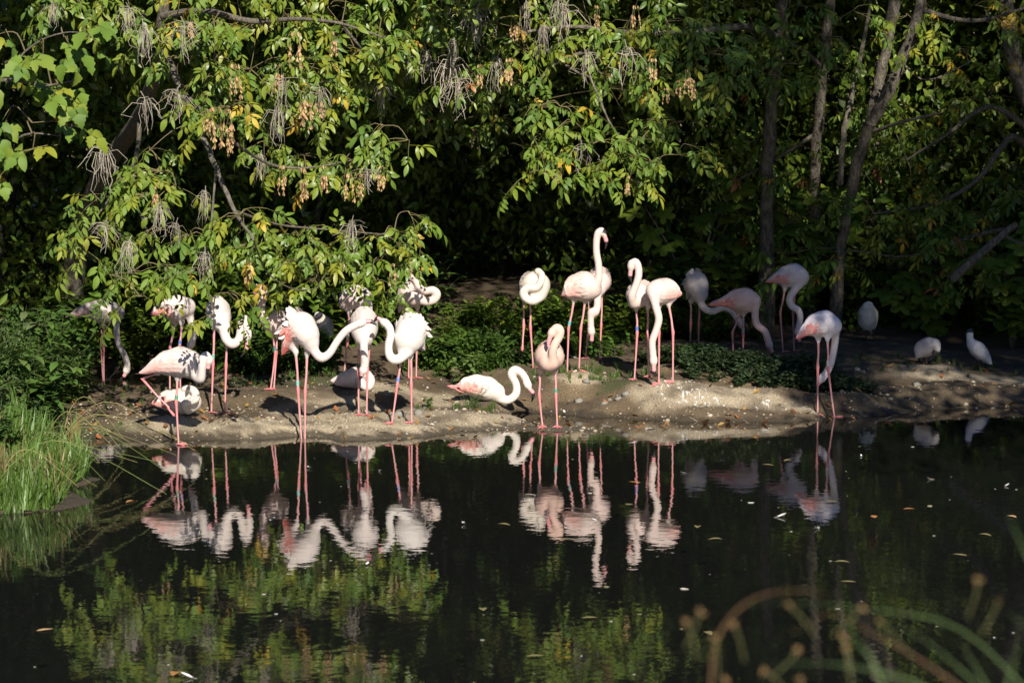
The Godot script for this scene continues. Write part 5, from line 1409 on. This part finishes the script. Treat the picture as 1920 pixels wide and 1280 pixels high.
func _ready() -> void:
	rng.seed = 20
	camera_and_light()
	materials()
	build_ground()
	build_water()
	for k in 5:
		leaf_meshes.append(compound([2, 2, 3, 1, 3][k], [0.86, 0.78, 0.82, 0.9, 0.72][k]).mesh())
	for k in 3:
		lobed_meshes.append(compound(1, [1.05, 1.15, 0.95][k], 1.75).mesh())
		fig_meshes.append(lobed(1.15, 5, 0.45).mesh())
	for k in 4:
		strand_meshes.append(strand_shape(16 + 4 * k))
		key_meshes.append(key_shape(9 + k))
	var balls := [leaf_ball(26, 0.42, 0.15, 0.03), leaf_ball(26, 0.42, 0.13, 0.034)]
	# trees
	var lt := tree("box elder on the left drooping over the birds, with tan keys and dry stalks", LEFT_LIMBS, LEFT_CLUMPS + INNER_CLUMPS, 1.0, leaf_meshes)
	hang(lt, "dry_stalk_cluster", LEFT_STRANDS, strand_meshes, M.dry)
	hang(lt, "key_cluster", LEFT_KEYS, key_meshes, M.keys)
	crown(lt, "crown", [[-3.8, 6.2, -30, 3.4, 1.7, 2.4], [-0.8, 6.3, -30.6, 2.2, 1.7, 2.2], [-3.0, 4.6, -33.0, 3.4, 1.6, 1.6], [-0.35, 6.3, -28.6, 1.1, 1.8, 1.5], [-4.6, 6.4, -29.0, 2.2, 1.9, 1.6]], GREENS, balls, 1900)
	var ct := tree("box elder in the middle, its lit branch hanging over the dark hollow, slim straight trunk", CENTRE_LIMBS, CENTRE_CLUMPS + DEEP_CLUMPS, 1.0, leaf_meshes)
	hang(ct, "dry_stalk_cluster", CENTRE_STRANDS, strand_meshes, M.dry)
	hang(ct, "key_cluster", CENTRE_KEYS, key_meshes, M.keys)
	crown(ct, "crown", [[1.6, 6.2, -33.0, 2.8, 1.8, 2.4], [-0.6, 6.2, -34.0, 2.6, 2.0, 2.4], [0.6, 4.4, -35.2, 3.0, 1.6, 1.4], [0.2, 6.4, -36.5, 4.0, 2.2, 2.0]], GREENS, balls, 2200)
	var rt := tree("leaning tree with shaded green leaves between the slim trunk and the forked one", RIGHT_LIMBS, RIGHT_CLUMPS, 1.0, leaf_meshes)
	crown(rt, "crown", [[3.6, 6.5, -34.5, 2.2, 1.8, 2.2]], GREENS, balls, 350)
	var yt := tree("forked tree with two bare leaning stems and yellowing leaves on its right", YELLOW_LIMBS, YELLOW_CLUMPS, 1.0, leaf_meshes)
	crown(yt, "crown", [[5.2, 6.6, -34.4, 2.2, 1.8, 2.0]], YELLOWGREENS, balls, 350)
	var ft := tree("dense dark tree filling the right edge with drooping shaded leaves", FAR_LIMBS, FAR_CLUMPS, 1.0, leaf_meshes)
	crown(ft, "crown", [[7.4, 6.2, -34.5, 2.0, 2.4, 2.2]], GREENS, balls, 350)
	tree("nearest tree, with the largest leaves, green and yellow, at the upper left corner", MAPLE_LIMBS, MAPLE_CLUMPS, 1.1, lobed_meshes)
	# dark growth behind
	var thick := [[-6.6, 1.9, -35.2, 2.2, 2.6, 1.3], [-3.4, 1.9, -36.2, 2.4, 2.9, 1.4], [-0.4, 2.1, -38.5, 2.6, 3.2, 1.5], [2.6, 2.2, -37.2, 2.5, 3.2, 1.3], [5.0, 2.2, -36.2, 2.3, 3.2, 1.4], [7.8, 2.2, -35.6, 2.4, 3.2, 1.6], [-9.4, 2.4, -33.5, 2.2, 3.2, 2.4], [10.4, 2.4, -34.0, 2.2, 3.4, 2.4], [9.2, 3.0, -28.8, 1.8, 3.6, 2.6], [-8.8, 3.0, -29.0, 1.8, 3.6, 2.6]]
	var where := ["behind the far left feeding flamingo", "behind the drooping left tree", "at the back of the dark hollow", "behind the tall upright flamingo", "behind the forked tree", "behind the ibises", "beyond the left edge", "beyond the right edge", "on the near shore past the right edge", "on the bank past the left edge"]
	for k in thick.size():
		var b: Array = thick[k]
		var t := thing("thicket", "dark leafy thicket " + where[k], "thicket", Vector3(b[0], ground_y(b[0], b[2]), b[2]))
		var s := Shape.new()
		for j in 5:
			var p := Vector3(rf(-1.2, 1.2), 0, rf(-0.6, 0.6))
			s.tube([p, p * 1.1 + Vector3(rf(-0.2, 0.2), 1.6, 0), p * 1.4 + Vector3(rf(-0.4, 0.4), 3.2, 0)], [0.05, 0.04, 0.02], 6, [Color.WHITE])
		obj("stems", s.mesh(), M.bark, t, "stuff")
		crown(t, "foliage", [b, [b[0], 5.8, b[2], b[3], 2.4, b[5]], [b[0], 3.5, b[2] - 3.0, b[3] * 1.1, 4.5, 1.6]], GREENS, balls, 1900 if k < 6 else 900)
	# trees on the near right bank: their crowns throw the shade that lies over the right half
	for k in 2:
		var p: Vector3 = [Vector3(8.6, 0, -21.0), Vector3(10.5, 0, -17.5)][k]
		p.y = minf(ground_y(p.x, p.z), 0.3) - 0.3
		var t := thing("shade_tree", ["tall tree on the near right bank that shades the mound", "second tall tree on the near right bank, closer to the camera"][k], "tree", p)
		var s := Shape.new()
		var lean := Vector3(-1.0, 0, 0)
		s.tube(curve([Vector3.ZERO, lean * 0.25 + Vector3(0, 4, 0), lean * 0.7 + Vector3(0, 8, 0), lean + Vector3(0, 12.5, 0)], 4), [0.3, 0.28, 0.26, 0.25, 0.24, 0.22, 0.2, 0.18, 0.16, 0.14, 0.11, 0.08, 0.05], 12, [Color.WHITE])
		obj("trunk", s.mesh(), M.bark, t)
		for q in 9:
			var bs := Shape.new()
			var y := 5.0 + q * 0.8
			var a := q * 2.4
			var o := lean * (y / 12.5) + Vector3(0, y, 0)
			bs.tube(curve([o, o + Vector3(cos(a), 0.5, sin(a)) * 1.2, o + Vector3(cos(a) * 2.4, 0.8, sin(a) * 1.7)], 3), [0.08, 0.07, 0.06, 0.05, 0.04, 0.03, 0.015], 6, [Color.WHITE])
			obj("branch", bs.mesh(), M.bark, t)
		crown(t, "crown", [[p.x - 2.2, 8.8, p.z, 3.0, 3.9, 1.9], [p.x - 0.6, 10.5, p.z, 2.6, 3.2, 2.0], [p.x - 3.7, 11.4, p.z, 2.4, 2.3, 1.6]], GREENS, balls, 1400, [[6.9, 6.7, 0.95], [7.7, 8.9, 0.95], [6.95, 11.2, 0.95], [7.7, 13.5, 0.9]])
	for d in BIRDS:
		build_bird(d)
	plants(balls)
	print(Time.get_ticks_msec())


func stone_mesh(n: int) -> Mesh:
	var s := Shape.new()
	var sm := SphereMesh.new()
	sm.radial_segments = 10
	sm.rings = 6
	sm.radius = 1.0
	sm.height = 2.0
	var a := sm.get_mesh_arrays()
	var f := noise(0.6, 60 + n)
	for p: Vector3 in a[Mesh.ARRAY_VERTEX]:
		var r := 1.0 + f.get_noise_3dv(p * 1.4) * 0.55
		s.point(p * Vector3(1.15, 0.62, 0.85) * r, p, Color.WHITE)
	for k in range(0, a[Mesh.ARRAY_INDEX].size(), 3):
		s.tri(a[Mesh.ARRAY_INDEX][k], a[Mesh.ARRAY_INDEX][k + 1], a[Mesh.ARRAY_INDEX][k + 2])
	return s.mesh()


func feather_mesh() -> Mesh:
	var s := Shape.new()
	s.blade(Vector3(0, 0.01, -0.5), Vector3(0, 0.12, 1).normalized(), Vector3(0, 1, -0.12).normalized(), 1.0, 0.17, -0.35, [0.08, 0.7, 1.0, 0.95, 0.7, 0.1], Color(0.8, 0.79, 0.77), Color(0.8, 0.79, 0.77), 0.4)
	s.tube([Vector3(0, 0.012, -0.75), Vector3(0, 0.014, -0.3), Vector3(0, 0.1, 0.3)], [0.012, 0.014, 0.006], 4, [Color(0.7, 0.66, 0.58)])
	for k in 7:
		var d := Vector3(rf(-1, 1), rf(0.2, 1.0), rf(-0.9, 0.2)).normalized()
		s.blade(Vector3(0, 0.01, -0.45), d, d.cross(Vector3.RIGHT).normalized(), rf(0.2, 0.4), 0.02, 0.4, [0.6, 1.0, 0.2], Color(0.8, 0.8, 0.8), Color(0.8, 0.8, 0.8))
	return s.mesh()


func dry_leaf_mesh() -> Mesh:
	var s := Shape.new()
	s.blade(Vector3(0, 0.012, -0.5), Vector3(0, rf(0.0, 0.25), 1).normalized(), Vector3.UP, 1.0, 0.25, rf(-0.5, 0.9), [0.15, 0.8, 1.0, 0.7, 0.05], Color.WHITE, Color(0.85, 0.85, 0.85), rf(0.15, 0.6))
	return s.mesh()


func on_ground(x: float, z: float, size: float, tilt := 0.25) -> Transform3D:
	return Transform3D(Basis.from_euler(Vector3(rf(-tilt, tilt), rf(0, TAU), rf(-tilt, tilt))).scaled(Vector3.ONE * size), Vector3(x, ground_y(x, z), z))


func plants(_balls: Array) -> void:
	var kinds := [weed_shapes(8, 26, 0.22, 0.050, 0.45), weed_shapes(7, 22, 0.26, 0.062, 0.4), weed_shapes(12, 36, 0.15, 0.026, 0.6)]
	var fine := [kinds[2], weed_shapes(14, 44, 0.07, 0.012, 0.7), kinds[0]]
	var grey := [[0.11, 0.155, 0.055], [0.12, 0.165, 0.065], [0.10, 0.155, 0.04]]
	var fresh := [[0.08, 0.155, 0.026], [0.095, 0.17, 0.03], [0.065, 0.13, 0.026]]
	tangle("bank_weeds", fine, spots(52, -5.1, -28.0, 0.8, 2.4), 0.4, 0.95, grey + fresh)
	tangle("bank_weeds", fine, spots(60, -4.75, -24.0, 0.65, 1.5), 0.3, 0.55, fresh)
	tangle("hollow_weeds", kinds, spots(55, -0.45, -30.6, 0.8, 0.55), 0.15, 0.44, fresh)
	tangle("hollow_weeds", kinds, spots(30, 0.6, -31.2, 0.6, 0.4), 0.12, 0.35, fresh)
	tangle("shade_weeds", kinds, spots(40, -2.45, -30.2, 0.6, 0.5), 0.25, 0.5, fresh)
	tangle("back_weeds", kinds, spots(90, -3.2, -33.4, 2.2, 1.0), 0.4, 1.1, GREENS)
	tangle("back_weeds", kinds, spots(90, 4.2, -34.5, 3.0, 0.7), 0.3, 0.8, GREENS)
	tangle("back_weeds", kinds, spots(80, 0.9, -32.9, 2.0, 0.7), 0.2, 0.55, GREENS)
	tangle("mound_creeper", [weed_shapes(14, 20, 0.20, 0.10, 1.1)], spots(190, 2.75, -29.7, 1.1, 0.6), 0.09, 0.21, [[0.065, 0.105, 0.05], [0.08, 0.125, 0.055], [0.055, 0.09, 0.04]])
	tangle("mound_creeper", [weed_shapes(14, 20, 0.20, 0.10, 1.1)], spots(50, 1.9, -30.3, 0.7, 0.5), 0.12, 0.22, [[0.05, 0.085, 0.03]])
	weed("wiry_weed", "wiry green tuft in front of the lying flamingo", -0.43, -28.35, 0.34, weed_shapes(14, 20, 0.10, 0.010, 0.9), Color(0.08, 0.13, 0.035))
	weed("small_weed", "low green weed on the sand beside the fluffed flamingo's feet", -0.85, -28.4, 0.16, kinds[1], Color(0.09, 0.15, 0.03))
	weed("nettle", "pale green weed lit at the front edge of the hollow's clump", -0.5, -29.75, 0.42, kinds[1], Color(0.12, 0.19, 0.045))
	# big dark lobed shrubs behind the ibises
	var spot := [[4.1, -34.4], [5.0, -34.0], [5.9, -33.4], [6.5, -33.0], [3.4, -34.0], [2.2, -34.2]]
	var say := ["shrub with large lobed leaves behind the hunched white ibis", "shrub with large lobed leaves behind the grey ibis", "shrub with large lobed leaves behind the upright white ibis", "shrub with large lobed leaves at the right edge", "shrub with large lobed leaves behind the slim trunks", "shrub with large lobed leaves behind the fluffed flamingo in the shade"]
	for k in spot.size():
		var y := ground_y(spot[k][0], spot[k][1])
		var t := thing("fig_shrub", say[k], "shrub", Vector3(spot[k][0], y, spot[k][1]))
		var st := Shape.new()
		var n := 0
		for j in 9:
			var a := rf(0, TAU)
			var tip := Vector3(cos(a) * rf(0.2, 0.7), rf(0.6, 1.7), sin(a) * rf(0.1, 0.5))
			var pts := curve([Vector3.ZERO, tip * Vector3(0.4, 0.55, 0.4), tip], 3)
			st.tube(pts, [0.022, 0.02, 0.018, 0.016, 0.013, 0.01, 0.006], 5, [Color.WHITE])
			for q in 8:
				var p: Vector3 = pts[2 + rng.randi() % 5]
				var dir := (Vector3(rf(-1, 1), rf(-0.4, 0.3), rf(-0.2, 1.0))).normalized()
				var x := looking(dir, Vector3(rf(-0.4, 0.4), 1, rf(0.2, 0.9)), rf(0.9, 1.4))
				x.origin = p
				var o := obj("leaf", fig_meshes[rng.randi() % 3], leaf_mat(rng.randi() % 4), t)
				o.transform = x
				n += 1
		obj("stems", st.mesh(), M.bark, t, "stuff")
	# dead pole leaning behind the ibises
	var px := Shape.new()
	px.tube(curve([Vector3(0, 0, 0), Vector3(0.22, 0.2, 0), Vector3(0.42, 0.36, -0.1), Vector3(0.75, 0.62, -0.2)], 3), [0.05, 0.052, 0.048, 0.047, 0.05, 0.046, 0.045, 0.044, 0.042, 0.03], 9, [Color(1.7, 1.55, 1.2)])
	var pole := thing("dead_branch", "pale dead branch slanting through the dark leaves above the upright white ibis", "branch", Vector3(5.0, 1.15, -32.2))
	obj("wood", px.mesh(), M.bark, pole)
	var sx := Shape.new()
	sx.tube([Vector3(0.6, 0.5, -0.15), Vector3(0.72, 0.42, 0.0), Vector3(0.95, 0.4, 0.05)], [0.02, 0.016, 0.008], 6, [Color(1.5, 1.4, 1.1)])
	obj("side_branch", sx.mesh(), M.bark, pole)
	var gx := Shape.new()
	gx.tube(curve([Vector3(0, 0.02, 0), Vector3(0.25, 0.05, 0), Vector3(0.42, 0.2, 0), Vector3(0.5, 0.34, -0.05)], 3), [0.008, 0.008, 0.008, 0.007, 0.007, 0.006, 0.005, 0.004, 0.003, 0.003], 5, [Color(1.6, 1.4, 1.0)])
	gx.tube([Vector3(0.3, 0.07, 0), Vector3(0.33, 0.2, 0.05)], [0.005, 0.002], 4, [Color(1.6, 1.4, 1.0)])
	tag(obj("fallen_twig", gx.mesh(), M.bark), "thin pale twig lying by the dark puddle on the left", "twig").position = Vector3(-4.7, ground_y(-4.7, -30.6), -30.6)
	# bank grass and long arching stems
	var tufts := [grass_ball(26, 0.26), grass_ball(20, 0.40)]
	var places := [[], []]
	var cols := [[], []]
	for k in 1100:
		var z := rf(-26.3, -21.7)
		var x := -3.66 - absf(rng.randfn(0.0, 0.55))
		var h := ground_y(x, z)
		if h < 0.0:
			continue
		places[k % 2].append(on_ground(x, z, rf(0.3, 1.2)))
		cols[k % 2].append(Color(0.09, 0.165, 0.03) * rf(0.7, 1.3) if rng.randf() < 0.88 else Color(0.25, 0.2, 0.09) * rf(0.6, 1.1))
	for p in [[0.55, -29.9, 0.5, 0.25, 90], [1.0, -29.5, 0.3, 0.15, 30], [-2.3, -29.6, 0.5, 0.25, 60], [-3.9, -29.0, 0.4, 0.8, 60], [4.6, -31.3, 0.5, 0.3, 40], [-0.5, -28.4, 0.3, 0.1, 30]]:
		for k in p[4]:
			var x: float = p[0] + rng.randfn(0, p[2])
			var z: float = p[1] + rng.randfn(0, p[3])
			if ground_y(x, z) > 0.02:
				places[k % 2].append(on_ground(x, z, rf(0.12, 0.32)))
				cols[k % 2].append(Color(0.085, 0.14, 0.03) * rf(0.7, 1.2))
	for k in 2:
		scatter("bank_grass", tufts[k], M.leaf, places[k], cols[k])
	var straw := Shape.new()
	for k in 18:
		var z := rf(-26.0, -22.4)
		var p := Vector3(rf(-4.3, -3.9), 0.1, z)
		var r := rf(0.4, 1.5)
		var tip := p + Vector3(r, rf(-0.05, 0.15), rf(-0.3, 0.5))
		var top := p.lerp(tip, 0.45) + Vector3(0, rf(0.15, 0.45), 0)
		var c := Color(0.24, 0.21, 0.08) if rng.randf() < 0.5 else Color(0.14, 0.19, 0.05)
		straw.tube(curve([p, p.lerp(top, 0.5) + Vector3(-0.05, 0.1, 0), top, tip], 4), [0.004, 0.004, 0.004, 0.004, 0.0035, 0.0035, 0.003, 0.003, 0.003, 0.0025, 0.002, 0.002, 0.0015], 4, [c * rf(0.8, 1.2)], false)
	obj("arching_grass", straw.mesh(), M.dry, null, "stuff")
	# stones, pebbles, litter
	var stones := [stone_mesh(0), stone_mesh(1), stone_mesh(2), stone_mesh(3)]
	for k in STONES.size():
		var p: Array = STONES[k]
		var o := obj("stone", stones[k % 4], M.stone)
		o.transform = on_ground(p[0], p[1], p[2], 0.2)
		o.position.y += p[2] * 0.2
		tag(o, STONE_LABELS[k], "stone")
	var pp := []
	var pc := []
	for k in 2400:
		var x := rf(-4.4, 6.0)
		var z := -27.0 - absf(rng.randfn(0.0, 1.6))
		if k % 3 == 0:
			z = -26.7 - rf(0.0, 1.4) - maxf(x + 1.0, 0.0) * 0.4
		if ground_y(x, z) < -0.035 or z < -32.0:
			continue
		pp.append(on_ground(x, z, rf(0.004, 0.014) if rng.randf() < 0.93 else rf(0.014, 0.028), 0.5))
		pc.append(lin([[0.34, 0.29, 0.21], [0.26, 0.215, 0.15], [0.15, 0.12, 0.08], [0.40, 0.35, 0.27]][rng.randi() % 4]))
	scatter("pebbles", stones[1], M.dry, pp, pc)
	var lp := []
	var lc := []
	for k in 420:
		var x := rf(-4.6, 5.6)
		var z := -26.8 - absf(rng.randfn(0.0, 2.4))
		if z < -33.5 or ground_y(x, z) < -0.03:
			continue
		var q := on_ground(x, z, rf(0.04, 0.10), 0.3)
		q.origin.y = maxf(q.origin.y, 0.0) + 0.004
		lp.append(q)
		lc.append(lin([[0.36, 0.13, 0.04], [0.30, 0.16, 0.06], [0.22, 0.11, 0.05], [0.42, 0.24, 0.06]][rng.randi() % 4]))
	scatter("fallen_leaves", dry_leaf_mesh(), M.leaf, lp, lc)
	# short broken sticks and stalks washed up along the shore
	var sticks := Shape.new()
	for k in 260:
		var x := rf(-4.2, 5.8)
		var z := -26.9 - absf(rng.randfn(0.0, 1.0)) - maxf(x + 1.0, 0.0) * 0.33
		if ground_y(x, z) < -0.01 or z < -31.5:
			continue
		var a := rf(0, TAU)
		var long := rf(0.02, 0.12)
		var p := Vector3(x, ground_y(x, z) + 0.004, z)
		var q := Vector3(x + cos(a) * long, 0, z + sin(a) * long)
		q.y = ground_y(q.x, q.z) + rf(0.003, 0.02)
		var r := rf(0.0012, 0.004)
		sticks.tube([p, p.lerp(q, 0.5) + Vector3(rf(-0.006, 0.006), 0.003, 0), q], [r, r, r * 0.5], 4, [[Color(0.10, 0.075, 0.05), Color(0.2, 0.16, 0.1), Color(0.36, 0.31, 0.22)][k % 3]])
	obj("washed_up_sticks", sticks.mesh(), M.dry, null, "stuff")
	var fl := feather_mesh()
	for k in FLOATERS.size():
		var p: Array = FLOATERS[k]
		var o := obj("feather", fl, M.white)
		o.position = Vector3(p[0], maxf(0.004, ground_y(p[0], p[1]) + 0.004), p[1])
		o.basis = Basis.from_euler(Vector3(rf(-0.1, 0.2), rf(0, TAU), rf(-0.2, 0.2))).scaled(Vector3.ONE * p[2] * 1.2)
		tag(o, FEATHER_LABELS[k], "feather")
	var dl := [dry_leaf_mesh(), dry_leaf_mesh()]
	var dm := [mat(Color(0.20, 0.17, 0.06), 0.6), mat(Color(0.38, 0.18, 0.05), 0.6), mat(Color(0.5, 0.32, 0.14), 0.6)]
	for k in FLOAT_LEAVES.size():
		var p: Array = FLOAT_LEAVES[k]
		var o := obj("floating_leaf", dl[k % 2], dm[int(p[2])])
		o.position = Vector3(p[0], 0.004, p[1])
		o.basis = Basis(Vector3.UP, rf(0, TAU)).scaled(Vector3(0.11, 0.06, 0.11))
		tag(o, LEAF_LABELS[k], "leaf")
	var sp := []
	var sc := []
	for k in 90:
		var z := rf(-27.5, -15.0)
		var x := rf(-0.18, 0.18) * -z + maxf(0.0, rng.randfn(0.0, 0.9))
		if ground_y(x, z) > -0.01:
			continue
		var h := rf(0.003, 0.008) if rng.randf() < 0.93 else rf(0.012, 0.022)
		sp.append(Transform3D(Basis(Vector3.UP, rf(0, TAU)).scaled(Vector3(h * rf(1.0, 2.2), h * 0.3, h)), Vector3(x, 0.003, z)))
		sc.append(lin([[0.7, 0.7, 0.66], [0.35, 0.33, 0.2], [0.22, 0.2, 0.1], [0.5, 0.48, 0.4]][rng.randi() % 4]))
	scatter("floating_specks", stones[2], M.dry, sp, sc)
	splashes()
	reeds()


# dried white droppings run down the face of the mound: thin flat crusts that follow the soil
func splashes() -> void:
	var s := Shape.new()
	var tone := Color(0.50, 0.49, 0.46)
	for g in [[1.83, -28.78, 0.13, 0.09, 26], [2.0, -28.66, 0.08, 0.06, 10], [2.58, -28.74, 0.07, 0.05, 7], [3.02, -28.80, 0.05, 0.05, 5], [1.55, -28.98, 0.08, 0.06, 6], [1.72, -29.15, 0.12, 0.12, 9], [-0.75, -27.55, 0.12, 0.05, 4]]:
		for k in g[4]:
			var x: float = g[0] + rng.randfn(0, g[2])
			var z0: float = g[1] + rng.randfn(0, g[3])
			var l := rf(0.01, 0.07) if k % 3 else rf(0.08, 0.2)
			var w := rf(0.006, 0.022) if k % 3 else rf(0.003, 0.006)
			var slant := rf(-0.25, 0.25)
			var row := []
			for j in 6:
				var z := z0 + l * j / 5.0
				x += slant * l / 5.0 + rf(-0.003, 0.003)
				var ww: float = w * [0.2, 0.9, 1.0, 0.7, 0.5, 0.1][j] * rf(0.6, 1.4)
				var a := s.point(Vector3(x - ww, ground_y(x - ww, z) + 0.005, z), Vector3(0, 1, 0.5).normalized(), tone)
				var b := s.point(Vector3(x + ww, ground_y(x + ww, z) + 0.005, z), Vector3(0, 1, 0.5).normalized(), tone)
				if row:
					s.quad(row[0], row[1], b, a)
				row = [a, b]
	obj("dropping_stains", s.mesh(), M.dry, null, "stuff")


func reeds() -> void:
	var t := thing("sedge", "blurred sedge close to the camera with arching green stems and brown heads", "sedge", Vector3(1.6, ground_y(1.6, -3.6), -3.6))
	for st in REEDS:
		var pts := []
		for p in st[0]:
			pts.append(Vector3(p[0], p[1], p[2]) - t.position)
		var fine := curve(pts, 4)
		var first: Vector3 = fine[0]
		var slope := (first - (fine[1] as Vector3)).normalized()
		fine.push_front(first + (slope + Vector3(0, -1.0, 0)).normalized() * 0.35)
		var m := fine.size()
		var s := Shape.new()
		var col := Color(0.15, 0.09, 0.04) if st[1] else Color(0.07, 0.115, 0.035)
		# a keeled leaf blade, or a thin round stalk where it is brown
		var prev := []
		for k in m:
			var f := float(k) / (m - 1)
			var dir: Vector3 = ((fine[mini(k + 1, m - 1)] as Vector3) - fine[maxi(k - 1, 0)]).normalized()
			var face := Vector3(0.25, 0.5, 0.85).rotated(dir, f * 1.4)
			var side := dir.cross(face).normalized()
			var nn := side.cross(dir).normalized()
			var w: float = st[2] * 0.34 * (1.0 - 0.9 * f * f) * rf(0.92, 1.08)
			var c := col.lerp(Color(0.24, 0.18, 0.06), clampf((f - 0.75) * 3.0, 0.0, 0.8))
			var line := [s.point(fine[k] - side * w + nn * w * 0.4, (nn + side * 0.5).normalized(), c), s.point(fine[k], nn, c * 0.85), s.point(fine[k] + side * w + nn * w * 0.4, (nn - side * 0.5).normalized(), c)]
			if k:
				s.quad(prev[0], prev[1], line[1], line[0])
				s.quad(prev[1], prev[2], line[2], line[1])
			prev = line
		obj("blade", s.mesh(), M.dry, t)
	for h in REED_HEADS:
		var s := Shape.new()
		for k in 14:
			var d := (rv().normalized() + Vector3(rf(-0.3, 0.3), 0.3, 0)).normalized()
			s.blade(rv() * 0.003, d, d.cross(Vector3(0.3, 0.9, 0.2)).normalized(), rf(0.0025, 0.0065), 0.0011, 0.3, [0.5, 1.0, 0.1], Color(0.30, 0.17, 0.07) * rf(0.6, 1.3), Color(0.36, 0.24, 0.11))
		s.tube([Vector3(0, -0.05, 0.0), Vector3(0.002, -0.02, 0), Vector3.ZERO], [0.0008, 0.0009, 0.001], 4, [Color(0.12, 0.12, 0.04)])
		var o := obj("seed_head", s.mesh(), M.dry, t)
		o.position = Vector3(h[0], h[1], h[2]) - t.position
		o.rotation.z = rf(-0.8, 0.8)


const STONE_LABELS := ["upright flat stone between the fluffed flamingo's feet", "smooth round stone beside the fluffed flamingo's right foot", "small round stone on sand above the smooth round one", "rounded stone beside the feather in the shallows", "small stone touching the rounded stone by the feather", "first pale stone of the row along the shallows", "third pale stone of the row along the shallows", "last pale stone of the row along the shallows", "smallest pale stone in the row along the shallows", "whitish stone beside the dark puddle at the left", "pale stone on the shaded slope below the hunched white ibis", "smaller stone next to the pale one on the shaded slope", "pebble in the dark soil beside the mound's right end", "round pebble low in the dark soil near the waterline", "broken brownish stone on the dark soil below the grey ibis", "tiny round stone at the waterline right of the mound", "tiny pale stone midway up the dark soil", "tiny stone beneath the broken brownish stone", "grey stone in front of the lying flamingo's grass tuft", "flat tan stone near the feet of the S-necked flamingo"]

const FEATHER_LABELS := ["white tuft of feather afloat left of the pale flamingo's reflection", "bright flat feather afloat just below the pale flamingo's reflection", "small feather afloat between the two reflected ruffled birds' legs", "white feather afloat at the bottom edge under the reflected leaves", "feather afloat in the open dark water right of the fluffed bird's reflection", "small feather afloat at the tall flamingo's reflected legs", "feather afloat in front of the mound, by the reflected S-necked bird", "feather afloat beneath the reflected touching bills", "feather speck afloat left of the fluffed flamingo's reflection", "feather afloat beside the reflected shaded fluffed flamingo", "feather afloat near the right edge of the pond", "feather speck afloat under the ibises' reflections", "upper curled feather in the shallows by the rounded stones", "lower curled feather in the shallows by the rounded stones", "white tuft on the wet shallows right of the salmon-pink flamingo", "feather speck afloat by the large ruffled flamingo's leg reflection", "feather speck afloat under the hunched ibis's reflection", "feather speck afloat amid the reflected salmon-pink flamingo"]

const LEAF_LABELS := ["orange-brown leaf afloat in the open water at the right", "pale tan leaf afloat close to the right edge", "orange leaf afloat just above the orange-brown one at the right", "orange leaf beside the white feather at the bottom edge", "pale leaf afloat at the lower left among the reflected leaves", "orange leaf afloat by the reflected far left flamingo", "dull leaf afloat near the bottom in the middle of the pond", "olive leaf flat on the open black water in the middle", "orange leaf afloat at the tall flamingo's reflected leg", "dull leaf afloat nearest above the sedge", "dull leaf afloat touching the topmost sedge stem", "olive scrap afloat above the reflected twisting neck", "olive scrap afloat left of the one above the reflected twisting neck", "olive leaf afloat below the reflected shaded flamingos", "olive leaf afloat right of the pale flamingo's reflection", "olive leaf afloat at the right under the pale tan leaf", "olive leaf afloat under the tall flamingo's reflected head", "olive leaf afloat right of the reflected S-necked bird", "dull leaf afloat at the right above the sedge heads", "dull leaf afloat right of the reflected leaf mass", "small dull leaf afloat under the reflected tall flamingo's bill", "dull leaf afloat left of the sedge's arching brown stem"]
